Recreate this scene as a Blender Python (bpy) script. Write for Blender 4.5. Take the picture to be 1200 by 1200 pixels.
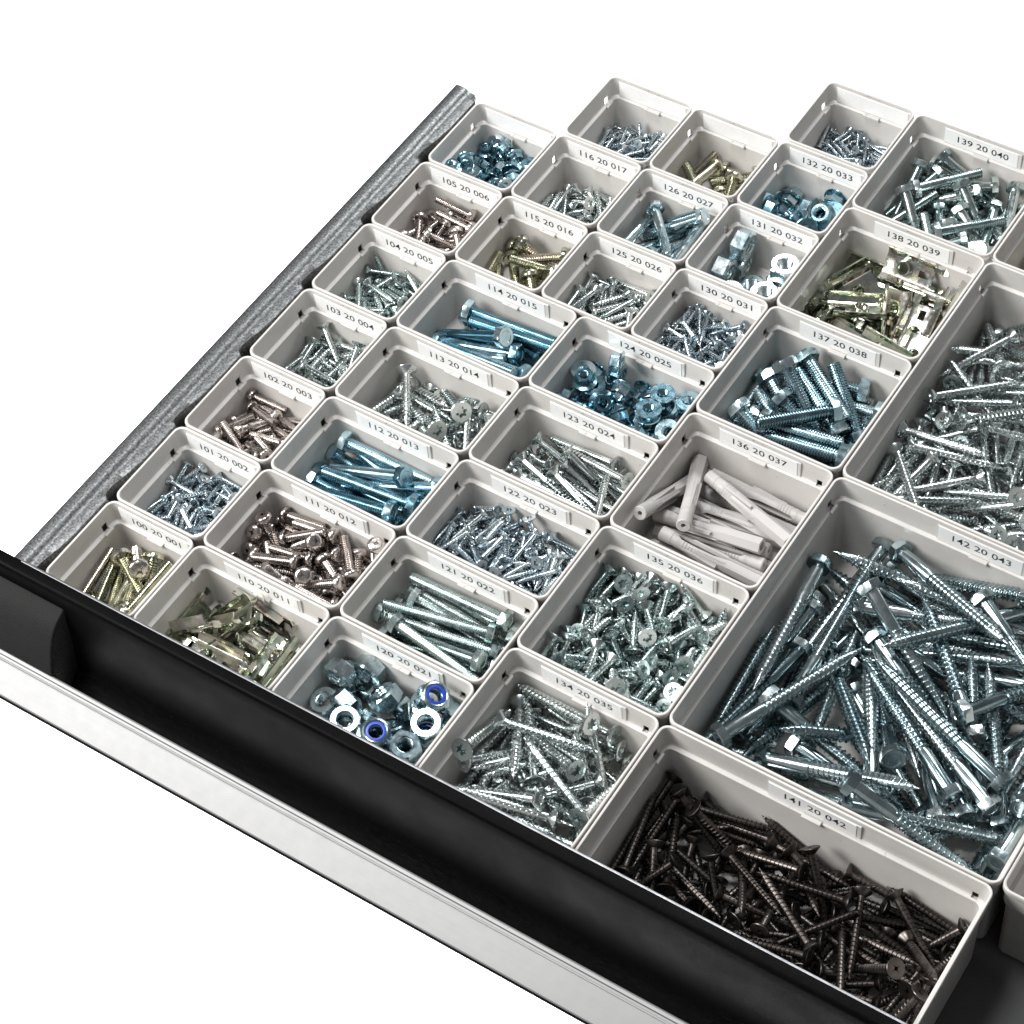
import bpy, bmesh, math, random
from mathutils import Vector, Quaternion, Matrix, Euler

# ------------------------------------------------------------------ camera, world, lamps, exposure
for o in list(bpy.data.objects):
    bpy.data.objects.remove(o)
S = 0.001                      # every dimension below is in millimetres
C = bpy.context.scene.collection
scene = bpy.context.scene
RZ = 80.0                      # height of the bins: their rims are at z = 80 mm

cam_d = bpy.data.cameras.new('camera')
cam = bpy.data.objects.new('camera', cam_d)
C.objects.link(cam)
cam_d.sensor_width = 36
cam_d.lens = 80.4237
cam_d.clip_start = 0.05
cam_d.clip_end = 60
R = ((0.83531609, 0.54561202, -0.06748739),
     (0.39844845, -0.6854002, -0.60947961),
     (-0.37879528, 0.48221788, -0.78992408))
cx, cy, cz = 817.378 * S, -531.010 * S, (1198.705 + RZ) * S
cam.matrix_world = Matrix(((R[0][0], -R[1][0], -R[2][0], cx),
                           (R[0][1], -R[1][1], -R[2][1], cy),
                           (R[0][2], -R[1][2], -R[2][2], cz),
                           (0, 0, 0, 1)))
scene.camera = cam

world = bpy.data.worlds.new('World')
scene.world = world
world.use_nodes = True
bgn = world.node_tree.nodes['Background']
bgn.inputs['Color'].default_value = (0.93, 0.96, 1.0, 1)
bgn.inputs['Strength'].default_value = 0.15

def area(name, loc, target, size, power, color=(1, 1, 1), size_y=None):
    d = bpy.data.lights.new(name, 'AREA')
    d.energy = power
    d.color = color
    d.size = size
    if size_y:
        d.shape = 'RECTANGLE'
        d.size_y = size_y
    o = bpy.data.objects.new(name, d)
    C.objects.link(o)
    o.location = loc
    o.rotation_euler = (Vector(target) - Vector(loc)).to_track_quat('-Z', 'Y').to_euler()
    return o

area('softbox_key', (-0.75, -0.75, 1.25), (0.32, 0.3, 0), 0.85, 40, (1, 0.99, 0.97))
area('softbox_rear', (0.1, 1.75, 1.5), (0.35, 0.3, 0), 0.9, 20, (0.96, 0.98, 1), 0.3)
area('softbox_top', (-0.05, 0.2, 2.0), (0.3, 0.35, 0), 0.45, 20, (0.98, 0.99, 1))
# lamps under the drawer that light the white backdrop, as in a cut-out product photograph
area('backdrop_lamp', (0.3, 0.25, -0.25), (0.3, 0.25, -2), 0.6, 1300)

scene.view_settings.view_transform = 'Standard'
scene.view_settings.look = 'None'
scene.view_settings.exposure = 0.12
scene.view_settings.gamma = 1.0
scene.render.engine = 'CYCLES'
scene.render.resolution_x = 1024
scene.render.resolution_y = 1024

# ------------------------------------------------------------------ materials
def mat(name):
    m = bpy.data.materials.new(name)
    m.use_nodes = True
    nt = m.node_tree
    return m, nt, nt.nodes['Principled BSDF']

def N(nt, kind, **kw):
    n = nt.nodes.new(kind)
    for k, v in kw.items():
        if k in n.inputs:
            n.inputs[k].default_value = v
        else:
            setattr(n, k, v)
    return n

def ramp(nt, stops):
    r = nt.nodes.new('ShaderNodeValToRGB')
    while len(r.color_ramp.elements) < len(stops):
        r.color_ramp.elements.new(0.5)
    for e, (p, c) in zip(r.color_ramp.elements, stops):
        e.position = p
        e.color = (*c, 1)
    return r

def metal(name, stops, rough=(0.17, 0.27), nscale=75, bump=0.03, rnd=0.6):
    """plated metal: blotchy passivation colour, own tint per piece, smudged gloss"""
    m, nt, b = mat(name)
    L = nt.links
    tc = N(nt, 'ShaderNodeTexCoord')
    oi = N(nt, 'ShaderNodeObjectInfo')
    no = N(nt, 'ShaderNodeTexNoise', Scale=nscale, Detail=4.0, Roughness=0.6)
    no.noise_dimensions = '4D'
    L.new(tc.outputs['Object'], no.inputs['Vector'])
    mw = N(nt, 'ShaderNodeMath', operation='MULTIPLY')
    mw.inputs[1].default_value = 50
    L.new(oi.outputs['Random'], mw.inputs[0])
    L.new(mw.outputs[0], no.inputs['W'])
    # per piece shift of the ramp
    sh = N(nt, 'ShaderNodeMath', operation='MULTIPLY_ADD')
    sh.inputs[1].default_value = rnd
    sh.inputs[2].default_value = -rnd / 2
    L.new(oi.outputs['Random'], sh.inputs[0])
    ad = N(nt, 'ShaderNodeMath', operation='ADD')
    L.new(no.outputs['Fac'], ad.inputs[0])
    L.new(sh.outputs[0], ad.inputs[1])
    r = ramp(nt, stops)
    L.new(ad.outputs[0], r.inputs['Fac'])
    L.new(r.outputs['Color'], b.inputs['Base Color'])
    b.inputs['Metallic'].default_value = 1.0
    n2 = N(nt, 'ShaderNodeTexNoise', Scale=nscale * 3.1, Detail=3.0)
    L.new(tc.outputs['Object'], n2.inputs['Vector'])
    mr = N(nt, 'ShaderNodeMapRange')
    mr.inputs['From Min'].default_value = 0.3
    mr.inputs['From Max'].default_value = 0.7
    mr.inputs['To Min'].default_value = rough[0]
    mr.inputs['To Max'].default_value = rough[1]
    L.new(n2.outputs['Fac'], mr.inputs['Value'])
    L.new(mr.outputs[0], b.inputs['Roughness'])
    bp = N(nt, 'ShaderNodeBump', Strength=bump, Distance=0.0004)
    L.new(n2.outputs['Fac'], bp.inputs['Height'])
    L.new(bp.outputs[0], b.inputs['Normal'])
    return m

def plastic(name, col, rough=0.38, nscale=500, bump=0.05, spec=0.5, dark=0.94):
    m, nt, b = mat(name)
    L = nt.links
    tc = N(nt, 'ShaderNodeTexCoord')
    no = N(nt, 'ShaderNodeTexNoise', Scale=28.0, Detail=5.0, Roughness=0.65)
    L.new(tc.outputs['Object'], no.inputs['Vector'])
    r = ramp(nt, [(0.3, tuple(c * dark for c in col)), (0.62, col)])
    L.new(no.outputs['Fac'], r.inputs['Fac'])
    L.new(r.outputs['Color'], b.inputs['Base Color'])
    b.inputs['Specular IOR Level'].default_value = spec
    mr = N(nt, 'ShaderNodeMapRange')
    mr.inputs['From Min'].default_value = 0.35
    mr.inputs['From Max'].default_value = 0.65
    mr.inputs['To Min'].default_value = rough - 0.06
    mr.inputs['To Max'].default_value = rough + 0.08
    L.new(no.outputs['Fac'], mr.inputs['Value'])
    L.new(mr.outputs[0], b.inputs['Roughness'])
    n2 = N(nt, 'ShaderNodeTexNoise', Scale=float(nscale), Detail=2.0)
    L.new(tc.outputs['Object'], n2.inputs['Vector'])
    bp = N(nt, 'ShaderNodeBump', Strength=bump, Distance=0.0005)
    L.new(n2.outputs['Fac'], bp.inputs['Height'])
    L.new(bp.outputs[0], b.inputs['Normal'])
    return m

M = {}
M['bin'] = plastic('bin_plastic', (0.61, 0.588, 0.56), dark=0.92)
def specks(m, scale=260.0, depth=0.35):
    """fine dirt specks and faint handling marks on the moulded plastic"""
    nt = m.node_tree; L = nt.links
    b = nt.nodes['Principled BSDF']
    src = b.inputs['Base Color'].links[0].from_socket
    tc = [n for n in nt.nodes if n.type == 'TEX_COORD'][0]
    n1 = N(nt, 'ShaderNodeTexNoise', Scale=scale, Detail=3.0, Roughness=0.7)
    L.new(tc.outputs['Object'], n1.inputs['Vector'])
    r1 = ramp(nt, [(0.66, (1, 1, 1)), (0.74, (1 - depth, 1 - depth, 1 - depth))])
    L.new(n1.outputs['Fac'], r1.inputs['Fac'])
    mx = N(nt, 'ShaderNodeMix', data_type='RGBA', blend_type='MULTIPLY')
    mx.inputs[0].default_value = 1.0
    L.new(src, mx.inputs[6]); L.new(r1.outputs['Color'], mx.inputs[7])
    L.new(mx.outputs[2], b.inputs['Base Color'])
specks(M['bin'])
M['holder'] = plastic('label_holder_plastic', (0.68, 0.67, 0.65), rough=0.2)
M['card'] = plastic('label_card_white', (0.93, 0.93, 0.92), rough=0.22, dark=0.98)
M['ink'] = plastic('label_ink', (0.015, 0.015, 0.017), rough=0.4)
M['plug'] = plastic('wall_plug_nylon', (0.47, 0.45, 0.435), rough=0.42)
M['nylon'] = plastic('nylon_insert_blue', (0.02, 0.06, 0.42), rough=0.35)
M['black'] = plastic('front_powder_coat', (0.003, 0.003, 0.0034), rough=0.34, nscale=1500, bump=0.3, spec=0.025, dark=0.8)
M['cap'] = plastic('end_cap_plastic', (0.02, 0.02, 0.02), rough=0.6, nscale=1300, bump=0.9, spec=0.12, dark=0.85)
M['floor'] = plastic('drawer_floor_paint', (0.10, 0.10, 0.10), rough=0.6)
M['backdrop'] = plastic('backdrop_paper', (0.9, 0.9, 0.9), rough=0.9, spec=0.1, dark=1.0)

M['blue'] = metal('blue_zinc', [(0.2, (0.22, 0.32, 0.36)), (0.5, (0.42, 0.54, 0.58)), (0.8, (0.66, 0.75, 0.77))], rough=(0.16, 0.3))
M['teal'] = metal('teal_blue_zinc', [(0.2, (0.16, 0.31, 0.38)), (0.5, (0.33, 0.52, 0.60)), (0.8, (0.60, 0.74, 0.79))], rough=(0.14, 0.28))
M['lag'] = metal('lag_screw_zinc', [(0.2, (0.21, 0.28, 0.30)), (0.5, (0.40, 0.48, 0.50)), (0.8, (0.66, 0.72, 0.73))])
M['steelblue'] = metal('pale_blue_zinc', [(0.2, (0.36, 0.43, 0.47)), (0.5, (0.55, 0.62, 0.66)), (0.8, (0.74, 0.79, 0.81))], rough=(0.16, 0.3))
M['zinc'] = metal('clear_zinc', [(0.2, (0.38, 0.43, 0.43)), (0.5, (0.57, 0.62, 0.61)), (0.8, (0.75, 0.78, 0.77))], rough=(0.16, 0.3))
M['green'] = metal('greenish_zinc', [(0.2, (0.30, 0.38, 0.38)), (0.5, (0.50, 0.58, 0.57)), (0.8, (0.69, 0.75, 0.74))], rough=(0.18, 0.32))
M['nickel'] = metal('stainless_warm', [(0.2, (0.40, 0.36, 0.34)), (0.5, (0.55, 0.50, 0.475)), (0.8, (0.70, 0.65, 0.62))], rough=(0.18, 0.3))
M['yellow'] = metal('yellow_chromate', [(0.25, (0.32, 0.34, 0.28)), (0.42, (0.50, 0.50, 0.38)), (0.55, (0.68, 0.66, 0.52)), (0.66, (0.52, 0.46, 0.42)), (0.8, (0.74, 0.75, 0.69))],
                    rough=(0.15, 0.28), nscale=170, rnd=0.3)
M['olive'] = metal('olive_chromate', [(0.25, (0.36, 0.42, 0.36)), (0.4, (0.52, 0.56, 0.46)), (0.52, (0.72, 0.72, 0.60)), (0.60, (0.62, 0.54, 0.52)), (0.7, (0.48, 0.60, 0.55)), (0.85, (0.80, 0.81, 0.77))],
                   rough=(0.12, 0.24), nscale=90, rnd=0.3)
M['phosphate'] = metal('black_phosphate', [(0.25, (0.05, 0.043, 0.04)), (0.55, (0.095, 0.083, 0.076)), (0.8, (0.17, 0.15, 0.14))], rough=(0.3, 0.45))
M['galv'] = metal('galvanised_steel', [(0.36, (0.10, 0.105, 0.105)), (0.5, (0.21, 0.215, 0.215)), (0.66, (0.38, 0.385, 0.38))], rough=(0.38, 0.52), nscale=650, bump=0.18, rnd=0)
M['alu'] = metal('anodised_aluminium', [(0.3, (0.36, 0.36, 0.36)), (0.7, (0.375, 0.375, 0.375))], rough=(0.64, 0.66), nscale=40, bump=0.0, rnd=0)
M['edge'] = metal('front_edge_steel', [(0.3, (0.24, 0.24, 0.25)), (0.7, (0.38, 0.38, 0.39))], rough=(0.4, 0.5), nscale=60, rnd=0)

def streaks(m, scale=(1600.0, 9.0, 1600.0)):
    """rolled sheet: grain drawn out along the length of the profile, fine sparkle"""
    nt = m.node_tree
    no = [n for n in nt.nodes if n.type == 'TEX_NOISE'][0]
    tc = [n for n in nt.nodes if n.type == 'TEX_COORD'][0]
    mp = N(nt, 'ShaderNodeMapping')
    mp.inputs['Scale'].default_value = scale
    nt.links.new(tc.outputs['Object'], mp.inputs['Vector'])
    nt.links.new(mp.outputs[0], no.inputs['Vector'])
    no.inputs['Scale'].default_value = 1.0
streaks(M['alu'], (8.0, 700.0, 700.0))

# ------------------------------------------------------------------ helpers
def link(name, me, parent=None, loc=None):
    o = bpy.data.objects.new(name, me)
    C.objects.link(o)
    if parent is not None:
        o.parent = parent
    if loc is not None:
        o.location = loc
    return o

def mesh(name, verts, faces, m=None, smooth=True, angle=35):
    me = bpy.data.meshes.new(name)
    me.from_pydata([(x * S, y * S, z * S) for x, y, z in verts], [], faces)
    bm = bmesh.new()
    bm.from_mesh(me)
    bmesh.ops.recalc_face_normals(bm, faces=bm.faces)
    bm.to_mesh(me)
    bm.free()
    if m is not None:
        me.materials.append(m)
    if smooth:
        me.polygons.foreach_set('use_smooth', [True] * len(me.polygons))
        me.set_sharp_from_angle(angle=math.radians(angle))
    return me

def tag(o, label, cat, group=None):
    o['label'] = label
    o['category'] = cat
    if group:
        o['group'] = group
    return o

class G:
    """collects vertices and faces of one mesh"""
    def __init__(s):
        s.v = []; s.f = []
    def add(s, vs, fs):
        k = len(s.v)
        s.v += vs
        s.f += [tuple(i + k for i in f) for f in fs]
    def rings(s, rings, cap0=True, cap1=True):
        n = len(rings[0]); k = len(s.v)
        for r in rings:
            s.v += r
        for j in range(len(rings) - 1):
            for i in range(n):
                a = k + j * n + i; b = k + j * n + (i + 1) % n
                s.f.append((a, b, b + n, a + n))
        if cap0: s.f.append(tuple(k + i for i in range(n))[::-1])
        if cap1: s.f.append(tuple(k + (len(rings) - 1) * n + i for i in range(n)))
    def box(s, x0, x1, y0, y1, z0, z1, bev=0.0):
        if bev <= 0:
            s.rings([[(x0, y0, z0), (x1, y0, z0), (x1, y1, z0), (x0, y1, z0)], [(x0, y0, z1), (x1, y0, z1), (x1, y1, z1), (x0, y1, z1)]])
        else:
            q = lambda e, z: [(x0 + e, y0 + e, z), (x1 - e, y0 + e, z), (x1 - e, y1 - e, z), (x0 + e, y1 - e, z)]
            s.rings([q(bev, z0), q(0, z0 + bev), q(0, z1 - bev), q(bev, z1)])
    def mesh(s, name, m, **kw):
        return mesh(name, s.v, s.f, m, **kw)

def circ(r, z, n=16, ph=0.0):
    return [(r * math.cos(2 * math.pi * i / n + ph), r * math.sin(2 * math.pi * i / n + ph), z) for i in range(n)]

def hexr(af, z, n=24, cut=None):
    """hexagon (across flats af) sampled at n points, clipped by a circle of radius cut"""
    out = []
    for i in range(n):
        a = 2 * math.pi * i / n
        k = (a + math.pi / 6) % (math.pi / 3) - math.pi / 6
        r = af / 2 / math.cos(k)
        if cut: r = min(r, cut)
        out.append((r * math.cos(a), r * math.sin(a), z))
    return out

def helix(g, z1, z0, pitch, prof, n=12, scale=None):
    """screw thread from z1 down to z0; prof = [(fraction of pitch, radius)]; scale(z) narrows it towards a tip"""
    turns = (z1 - z0) / pitch
    tot = int(turns * n)
    k = len(g.v); P = len(prof)
    for i in range(tot + 1):
        th = 2 * math.pi * i / n
        for f, r in prof:
            z = max(z1 - pitch * (i / n + f), z0)
            rr = r * (scale(z) if scale else 1)
            g.v.append((rr * math.cos(th), rr * math.sin(th), z))
    for i in range(tot):
        for p in range(P - 1):
            a = k + i * P + p
            g.f.append((a, a + 1, a + P + 1, a + P))
        if i + n + 1 <= tot:
            a = k + i * P + P - 1; b = k + (i + 1) * P + P - 1
            c = k + (i + 1 + n) * P; d = k + (i + n) * P
            g.f.append((a, d, c, b))

def recess(g, ro, z, kind, size, depth, n=24, dome=0.0):
    """head top with a drive recess: outer ring at radius ro, star shaped hole inside"""
    def star(i, s):
        a = 2 * math.pi * i / n
        if kind == 'cross':
            k = abs((a + math.pi / 4) % (math.pi / 2) - math.pi / 4)
            r = s * (1.0 if k < 0.2 else 0.36)
        elif kind == 'torx':
            r = s * (0.86 + 0.2 * math.cos(6 * a))
        else:
            k = (a + math.pi / 6) % (math.pi / 3) - math.pi / 6
            r = s * 0.9 / math.cos(k)
        return r, a
    out = [(ro * math.cos(2 * math.pi * i / n), ro * math.sin(2 * math.pi * i / n), z) for i in range(n)]
    a = []; b = []
    for i in range(n):
        r, t = star(i, size)
        a.append((r * math.cos(t), r * math.sin(t), z + dome))
        b.append((r * .7 * math.cos(t), r * .7 * math.sin(t), z + dome - depth))
    g.rings([out, a, b], cap0=False, cap1=True)

# ------------------------------------------------------------------ fasteners (lengths in mm, +z is the head, origin at mid length)
def build_csk(d, L, hd, hh, part, full=True):
    h = L / 2; root = d * 0.365
    head = G(); sh = G()
    head.rings([circ(root * 1.05, h - hh - d * .35, 24), circ(d * .42, h - hh, 24), circ(hd / 2 * .97, h - hd * .07, 24), circ(hd / 2, h - hd * .03, 24), circ(hd / 2 * .96, h, 24)], cap1=False)
    recess(head, hd / 2 * .96, h, 'cross' if part != 'torx' else 'torx', hd * .27, hd * .2)
    z1 = h - hh - d * .3
    tipz = -h + d * 1.5
    sc = lambda z: 1.0 if z > tipz else max(0.03, (z + h) / (d * 1.5)) ** .8
    smooth_end = z1 if full else z1 - L * .34
    core = [circ(root * (1.12 if z > smooth_end else 1) * sc(z), z, 12) for z in ([z1 + .4, smooth_end + .01, smooth_end - .3] if not full else [z1 + .4]) + [tipz, (tipz - h) / 2 - .0, -h]]
    sh.rings(core)
    pitch = max(1.4, d * .5)
    helix(sh, smooth_end, -h, pitch, [(0, root), (.3, root), (.47, d / 2), (.58, d / 2), (.74, root)], 12, sc)
    return head, sh

def build_pan(d, L, hd, hh):
    h = L / 2
    head = G(); sh = G()
    head.rings([circ(d / 2 * .95, h - hh - .05, 24), circ(hd / 2 * .94, h - hh, 24), circ(hd / 2, h - hh + .5, 24), circ(hd / 2, h - hh * .5, 24), circ(hd / 2 * .93, h - hh * .22, 24), circ(hd / 2 * .78, h - hh * .05, 24), circ(hd / 2 * .6, h, 24)], cap1=False)
    recess(head, hd / 2 * .6, h, 'cross', hd * .3, hh * .6)
    root = d / 2 * .80
    sh.rings([circ(root, h - hh + .2, 14), circ(root, -h + .6, 14), circ(root * .8, -h, 14)])
    helix(sh, h - hh, -h + .2, max(1.25, d * .235), [(0, root), (.3, d / 2), (.55, d / 2), (.85, root)], 14)
    return head, sh

def build_hex(d, L, hd, hh, full=True, lag=False):
    h = L / 2; af = hd * .868
    head = G(); sh = G()
    c = hd / 2
    head.rings([hexr(af * .92, h - hh), hexr(af, h - hh + .25, cut=c), hexr(af, h - hh * .22, cut=c), [(x, y, h - hh * .1) for x, y, _ in hexr(af, 0, cut=af / 2 * 1.07)], circ(af / 2 * .93, h, 24), circ(af / 2 * .6, h - .001, 24), circ(af / 2 * .55, h - hh * .05, 24)])
    if lag:
        root = d * .385; tipz = -h + d * 1.6
        sc = lambda z: 1.0 if z > tipz else max(0.04, (z + h) / (d * 1.6)) ** .8
        se = h - hh - L * .24
        sh.rings([circ(d / 2 * .93, h - hh + .2, 18), circ(d / 2 * .93, se, 18), circ(root, se - d * .25, 18), circ(root, tipz, 18), circ(root * .6, (tipz - h) / 2, 18), circ(.2, -h, 18)])
        helix(sh, se - .2, -h, d * .36, [(0, root), (.42, root), (.58, d / 2), (.66, d / 2), (.8, root)], 16, sc)
    else:
        root = d / 2 * .79
        se = h - hh - .6 if full else h - hh - L * .42
        sh.rings([circ(d / 2 * .98, h - hh + .2, 16), circ(d / 2 * .98, se, 16), circ(root, se - .4, 16), circ(root, -h + .8, 16), circ(root * .78, -h, 16)])
        helix(sh, se, -h + .5, max(1.5, d * .2), [(0, root), (.3, d / 2), (.55, d / 2), (.85, root)], 14)
    return head, sh

def build_nut(corner, hgt, bore, nylon=False, flange=0.0):
    g = G(); h = hgt / 2
    af = corner * .868
    c = corner / 2
    n = 24
    if flange:
        fc = flange / 2
        af = flange * .68; c = af / 2 * 1.12
        rings = [circ(bore / 2 * 1.1, -h, n), circ(fc * .96, -h, n), circ(fc, -h + .5, n), circ(fc * .97, -h + 1.0, n), hexr(af * 1.04, -h + 1.8, cut=c * 1.05)]
    else:
        rings = [circ(bore / 2 * 1.1, -h, n), circ(af / 2 * .95, -h, n), hexr(af, -h + hgt * .1, cut=c)]
    top = h * (.45 if nylon else .8)
    rings += [hexr(af, top, cut=c)]
    if nylon:
        rings += [circ(af / 2 * 1.0, top + .5, n), circ(af / 2 * .98, h - 1.4, n), circ(af / 2 * .88, h - .3, n), circ(af / 2 * .78, h, n), circ(af / 2 * .70, h - .3, n), circ(af / 2 * .68, h - 1.6, n), circ(bore / 2, h - 1.8, n)]
    else:
        rings += [circ(af / 2 * .94, h, n), circ(bore / 2 * 1.12, h, n), circ(bore / 2, h - .7, n)]
    # threaded bore: stacked grooves
    z = (h - 1.9) if nylon else (h - .8)
    k = 0
    while z > -h + .6:
        rings.append(circ(bore / 2 * (1.1 if k % 2 else .93), z, n)); z -= max(.5, hgt * .075); k += 1
    rings.append(circ(bore / 2 * 1.1, -h, n))
    g.rings(rings, cap0=False, cap1=False)
    ins = None
    if nylon:
        ins = G()
        ins.rings([circ(af / 2 * .68, h - 1.5, n), circ(af / 2 * .68, h - .55, n), circ(af / 2 * .64, h - .4, n), circ(bore / 2 * .92, h - .5, n), circ(bore / 2 * .9, h - 1.0, n), circ(bore / 2 * .9, h - 2.4, n)], cap0=False, cap1=False)
    return g, ins

def sheet(g, prof, y0, y1, t=1.0):
    """bent strip: prof = [(x, z)], extruded in y with thickness t"""
    nrm = []
    for i in range(len(prof)):
        a = prof[max(0, i - 1)]; b = prof[min(len(prof) - 1, i + 1)]
        dx, dz = b[0] - a[0], b[1] - a[1]; l = math.hypot(dx, dz)
        nrm.append((-dz / l, dx / l))
    lo = prof; hi = [(p[0] + q[0] * t, p[1] + q[1] * t) for p, q in zip(prof, nrm)]
    k = len(g.v); n = len(prof)
    for y in (y0, y1):
        g.v += [(x, y, z) for x, z in lo] + [(x, y, z) for x, z in hi]
    m = 2 * n
    for i in range(n - 1):
        g.f += [(k + i, k + i + 1, k + m + i + 1, k + m + i), (k + n + i, k + m + n + i, k + m + n + i + 1, k + n + i + 1),
                (k + i, k + n + i, k + n + i + 1, k + i + 1), (k + m + i, k + m + i + 1, k + m + n + i + 1, k + m + n + i)]
    g.f += [(k, k + m, k + m + n, k + n), (k + n - 1, k + 2 * n - 1, k + m + 2 * n - 1, k + m + n - 1)]

def build_clip(L, W):
    """spring channel nut: plate bent down at both sides with a lock tab, a spring ear, and a threaded boss"""
    plate = G(); boss = G(); ear = G()
    # cross section along y, extruded along x: swap axes afterwards
    t = G()
    w = W / 2
    sheet(t, [(-w, -4), (-w + .4, -1), (-w + 3.2, 2.6), (-w + 5, 3.2), (w - 5, 3.2), (w - 3.2, 2.6), (w - .4, -1), (w, -4)], -L / 2, L * .30, 1.1)
    plate.add([(y, x, z) for x, y, z in t.v], t.f)
    # raised rib pressed into the plate
    for sx in (1,):
        q = lambda e, z: [(L * .02 + e, -W * .2 + e, z), (L * .27 - e, -W * .2 + e, z), (L * .27 - e, W * .2 - e, z), (L * .02 + e, W * .2 - e, z)]
        plate.rings([q(0, 4.1), q(.5, 4.9), q(1.6, 5.1), q(2.2, 4.4), q(2.6, 4.35)], cap0=False)
    # lug block at the tail
    plate.box(-L * .48, -L * .40, -W * .28, W * .28, 4.2, 5.4, .3)
    # spring ears bent up at the front
    for s in (-1, 1):
        e = G()
        sheet(e, [(L * .27, 3.0), (L * .38, 3.4), (L * .45, 1.6), (L * .5, 4.0), (L * .49, 6.4)], s * W * .34 - W * .12, s * W * .34 + W * .12, .9)
        ear.add(e.v, e.f)
    cxo = -L * .18
    rr = []
    for r, z in ((6.6, 4.25), (6.2, 5.0), (5.7, 6.0), (5.0, 6.3), (4.3, 5.7), (4.5, 5.1), (4.1, 4.5), (4.5, 3.9), (4.1, 3.3), (4.5, 2.7), (4.1, 2.1), (4.5, 1.5), (4.1, .9), (4.4, -.6), (5.4, -.6), (5.7, 3.3)):
        rr.append([(cxo + r * math.cos(2 * math.pi * i / 20), r * math.sin(2 * math.pi * i / 20), z) for i in range(20)])
    boss.rings(rr, cap0=False, cap1=False)
    # dark bottom of the bore is the real depth of the thread
    return plate, boss, ear

def build_plug(L, D):
    """nylon wall plug: collar with a hole, split body with two slots and wings, flared six sided end"""
    g = G(); h = L / 2; n = 24
    R1 = D * .42
    # collar and bore
    def seg(z, f, six=0.0):
        out = []
        for i in range(n):
            a = 2 * math.pi * i / n
            r = f
            if six:
                k = (a + math.pi / 6) % (math.pi / 3) - math.pi / 6
                r = f * ((1 - six) + six * .93 / math.cos(k))
            # slots left and right
            s = abs(math.sin(a))
            out.append((r * math.cos(a), r * math.sin(a), z))
        return out
    g.rings([circ(1.4, h - 9, n), circ(1.7, h - .1, n), circ(R1 * .9, h, n), circ(R1, h - .6, n), circ(R1, h - 9, n), circ(R1 * .95, h - 9.4, n), circ(R1 * .95, h - 12, n), circ(R1 * 1.0, h - 13, n)], cap0=True, cap1=False)
    # two half shells from h-13 down, with a gap between them that opens in the middle
    for s in (-1, 1):
        rings = []
        for z, r, gap, six in ((h - 13, R1, .0, 0), (h - 16, R1, .34, 0)) + tuple((h - 17 - 1.1 * j, R1 * (1.05 if j % 2 else .97), .36 + .01 * j, 0) for j in range(10)) + ( (h - L * .35, R1 * 1.02, .46, 0), (h - L * .5, R1 * 1.04, .42, .4), (h - L * .66, R1 * 1.08, .05, 1), (h - L * .86, R1 * 1.14, .04, 1), (-h, R1 * 1.15, .04, 1)):
            row = []
            m = 12
            for i in range(m + 1):
                a = -math.pi / 2 + gap + (math.pi - 2 * gap) * i / m
                k = (a + math.pi / 6) % (math.pi / 3) - math.pi / 6
                rr = r * ((1 - six) + six * .9 / math.cos(k))
                row.append((s * rr * math.cos(a), rr * math.sin(a), z))
            for i in range(m, -1, -1):
                a = -math.pi / 2 + gap + (math.pi - 2 * gap) * i / m
                rr = r * .56 + (.25 * math.sin(i * 2) if six else 0)
                row.append((s * rr * math.cos(a), rr * math.sin(a), z))
            rings.append(row)
        g.rings(rings)
        # long wing lifted off the body, starting near the collar
        wv = []
        for z, r0, r1, w in ((h - 15, R1 * .9, R1 * .98, .8), (h - L * .32, R1 * .95, R1 * 1.22, 1.3), (h - L * .5, R1 * .98, R1 * 1.52, 1.3), (h - L * .56, R1 * .98, R1 * 1.55, 1.2), (h - L * .565, R1 * .9, R1 * 1.0, .9)):
            wv.append([(s * r0, -w, z), (s * r1, -w * .7, z), (s * r1, w * .7, z), (s * r0, w, z)])
        g.rings(wv)
        # raised lengthwise fin
        fv = []
        for z, r1 in ((h - 22, 1.0), (h - 24, 1.14), (h - L * .6, 1.16), (h - L * .63, 1.0)):
            ca, sa = math.cos(.9), math.sin(.9)
            base = R1 * .92
            p = lambda r, o: (s * (r * ca - o * sa), r * sa + o * ca, z)
            fv.append([p(base, -.6), p(R1 * r1, -.45), p(R1 * r1, .45), p(base, .6)])
        g.rings(fv)
    return g

# ------------------------------------------------------------------ the setting
g = G()
g.rings([[(-9000, -9000, -3002), (9000, -9000, -3002), (9000, 9000, -3002), (-9000, 9000, -3002)],
         [(-9000, -9000, -3000), (9000, -9000, -3000), (9000, 9000, -3000), (-9000, 9000, -3000)]])
o = link('backdrop', g.mesh('backdrop', M['backdrop'], smooth=False))
o['kind'] = 'structure'

# ------------------------------------------------------------------ the drawer
drawer = link('drawer', None, loc=(0, 0, 0))
tag(drawer, 'open steel drawer with black recessed front and bright aluminium handle strip, filled with grey bins', 'drawer')

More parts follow.
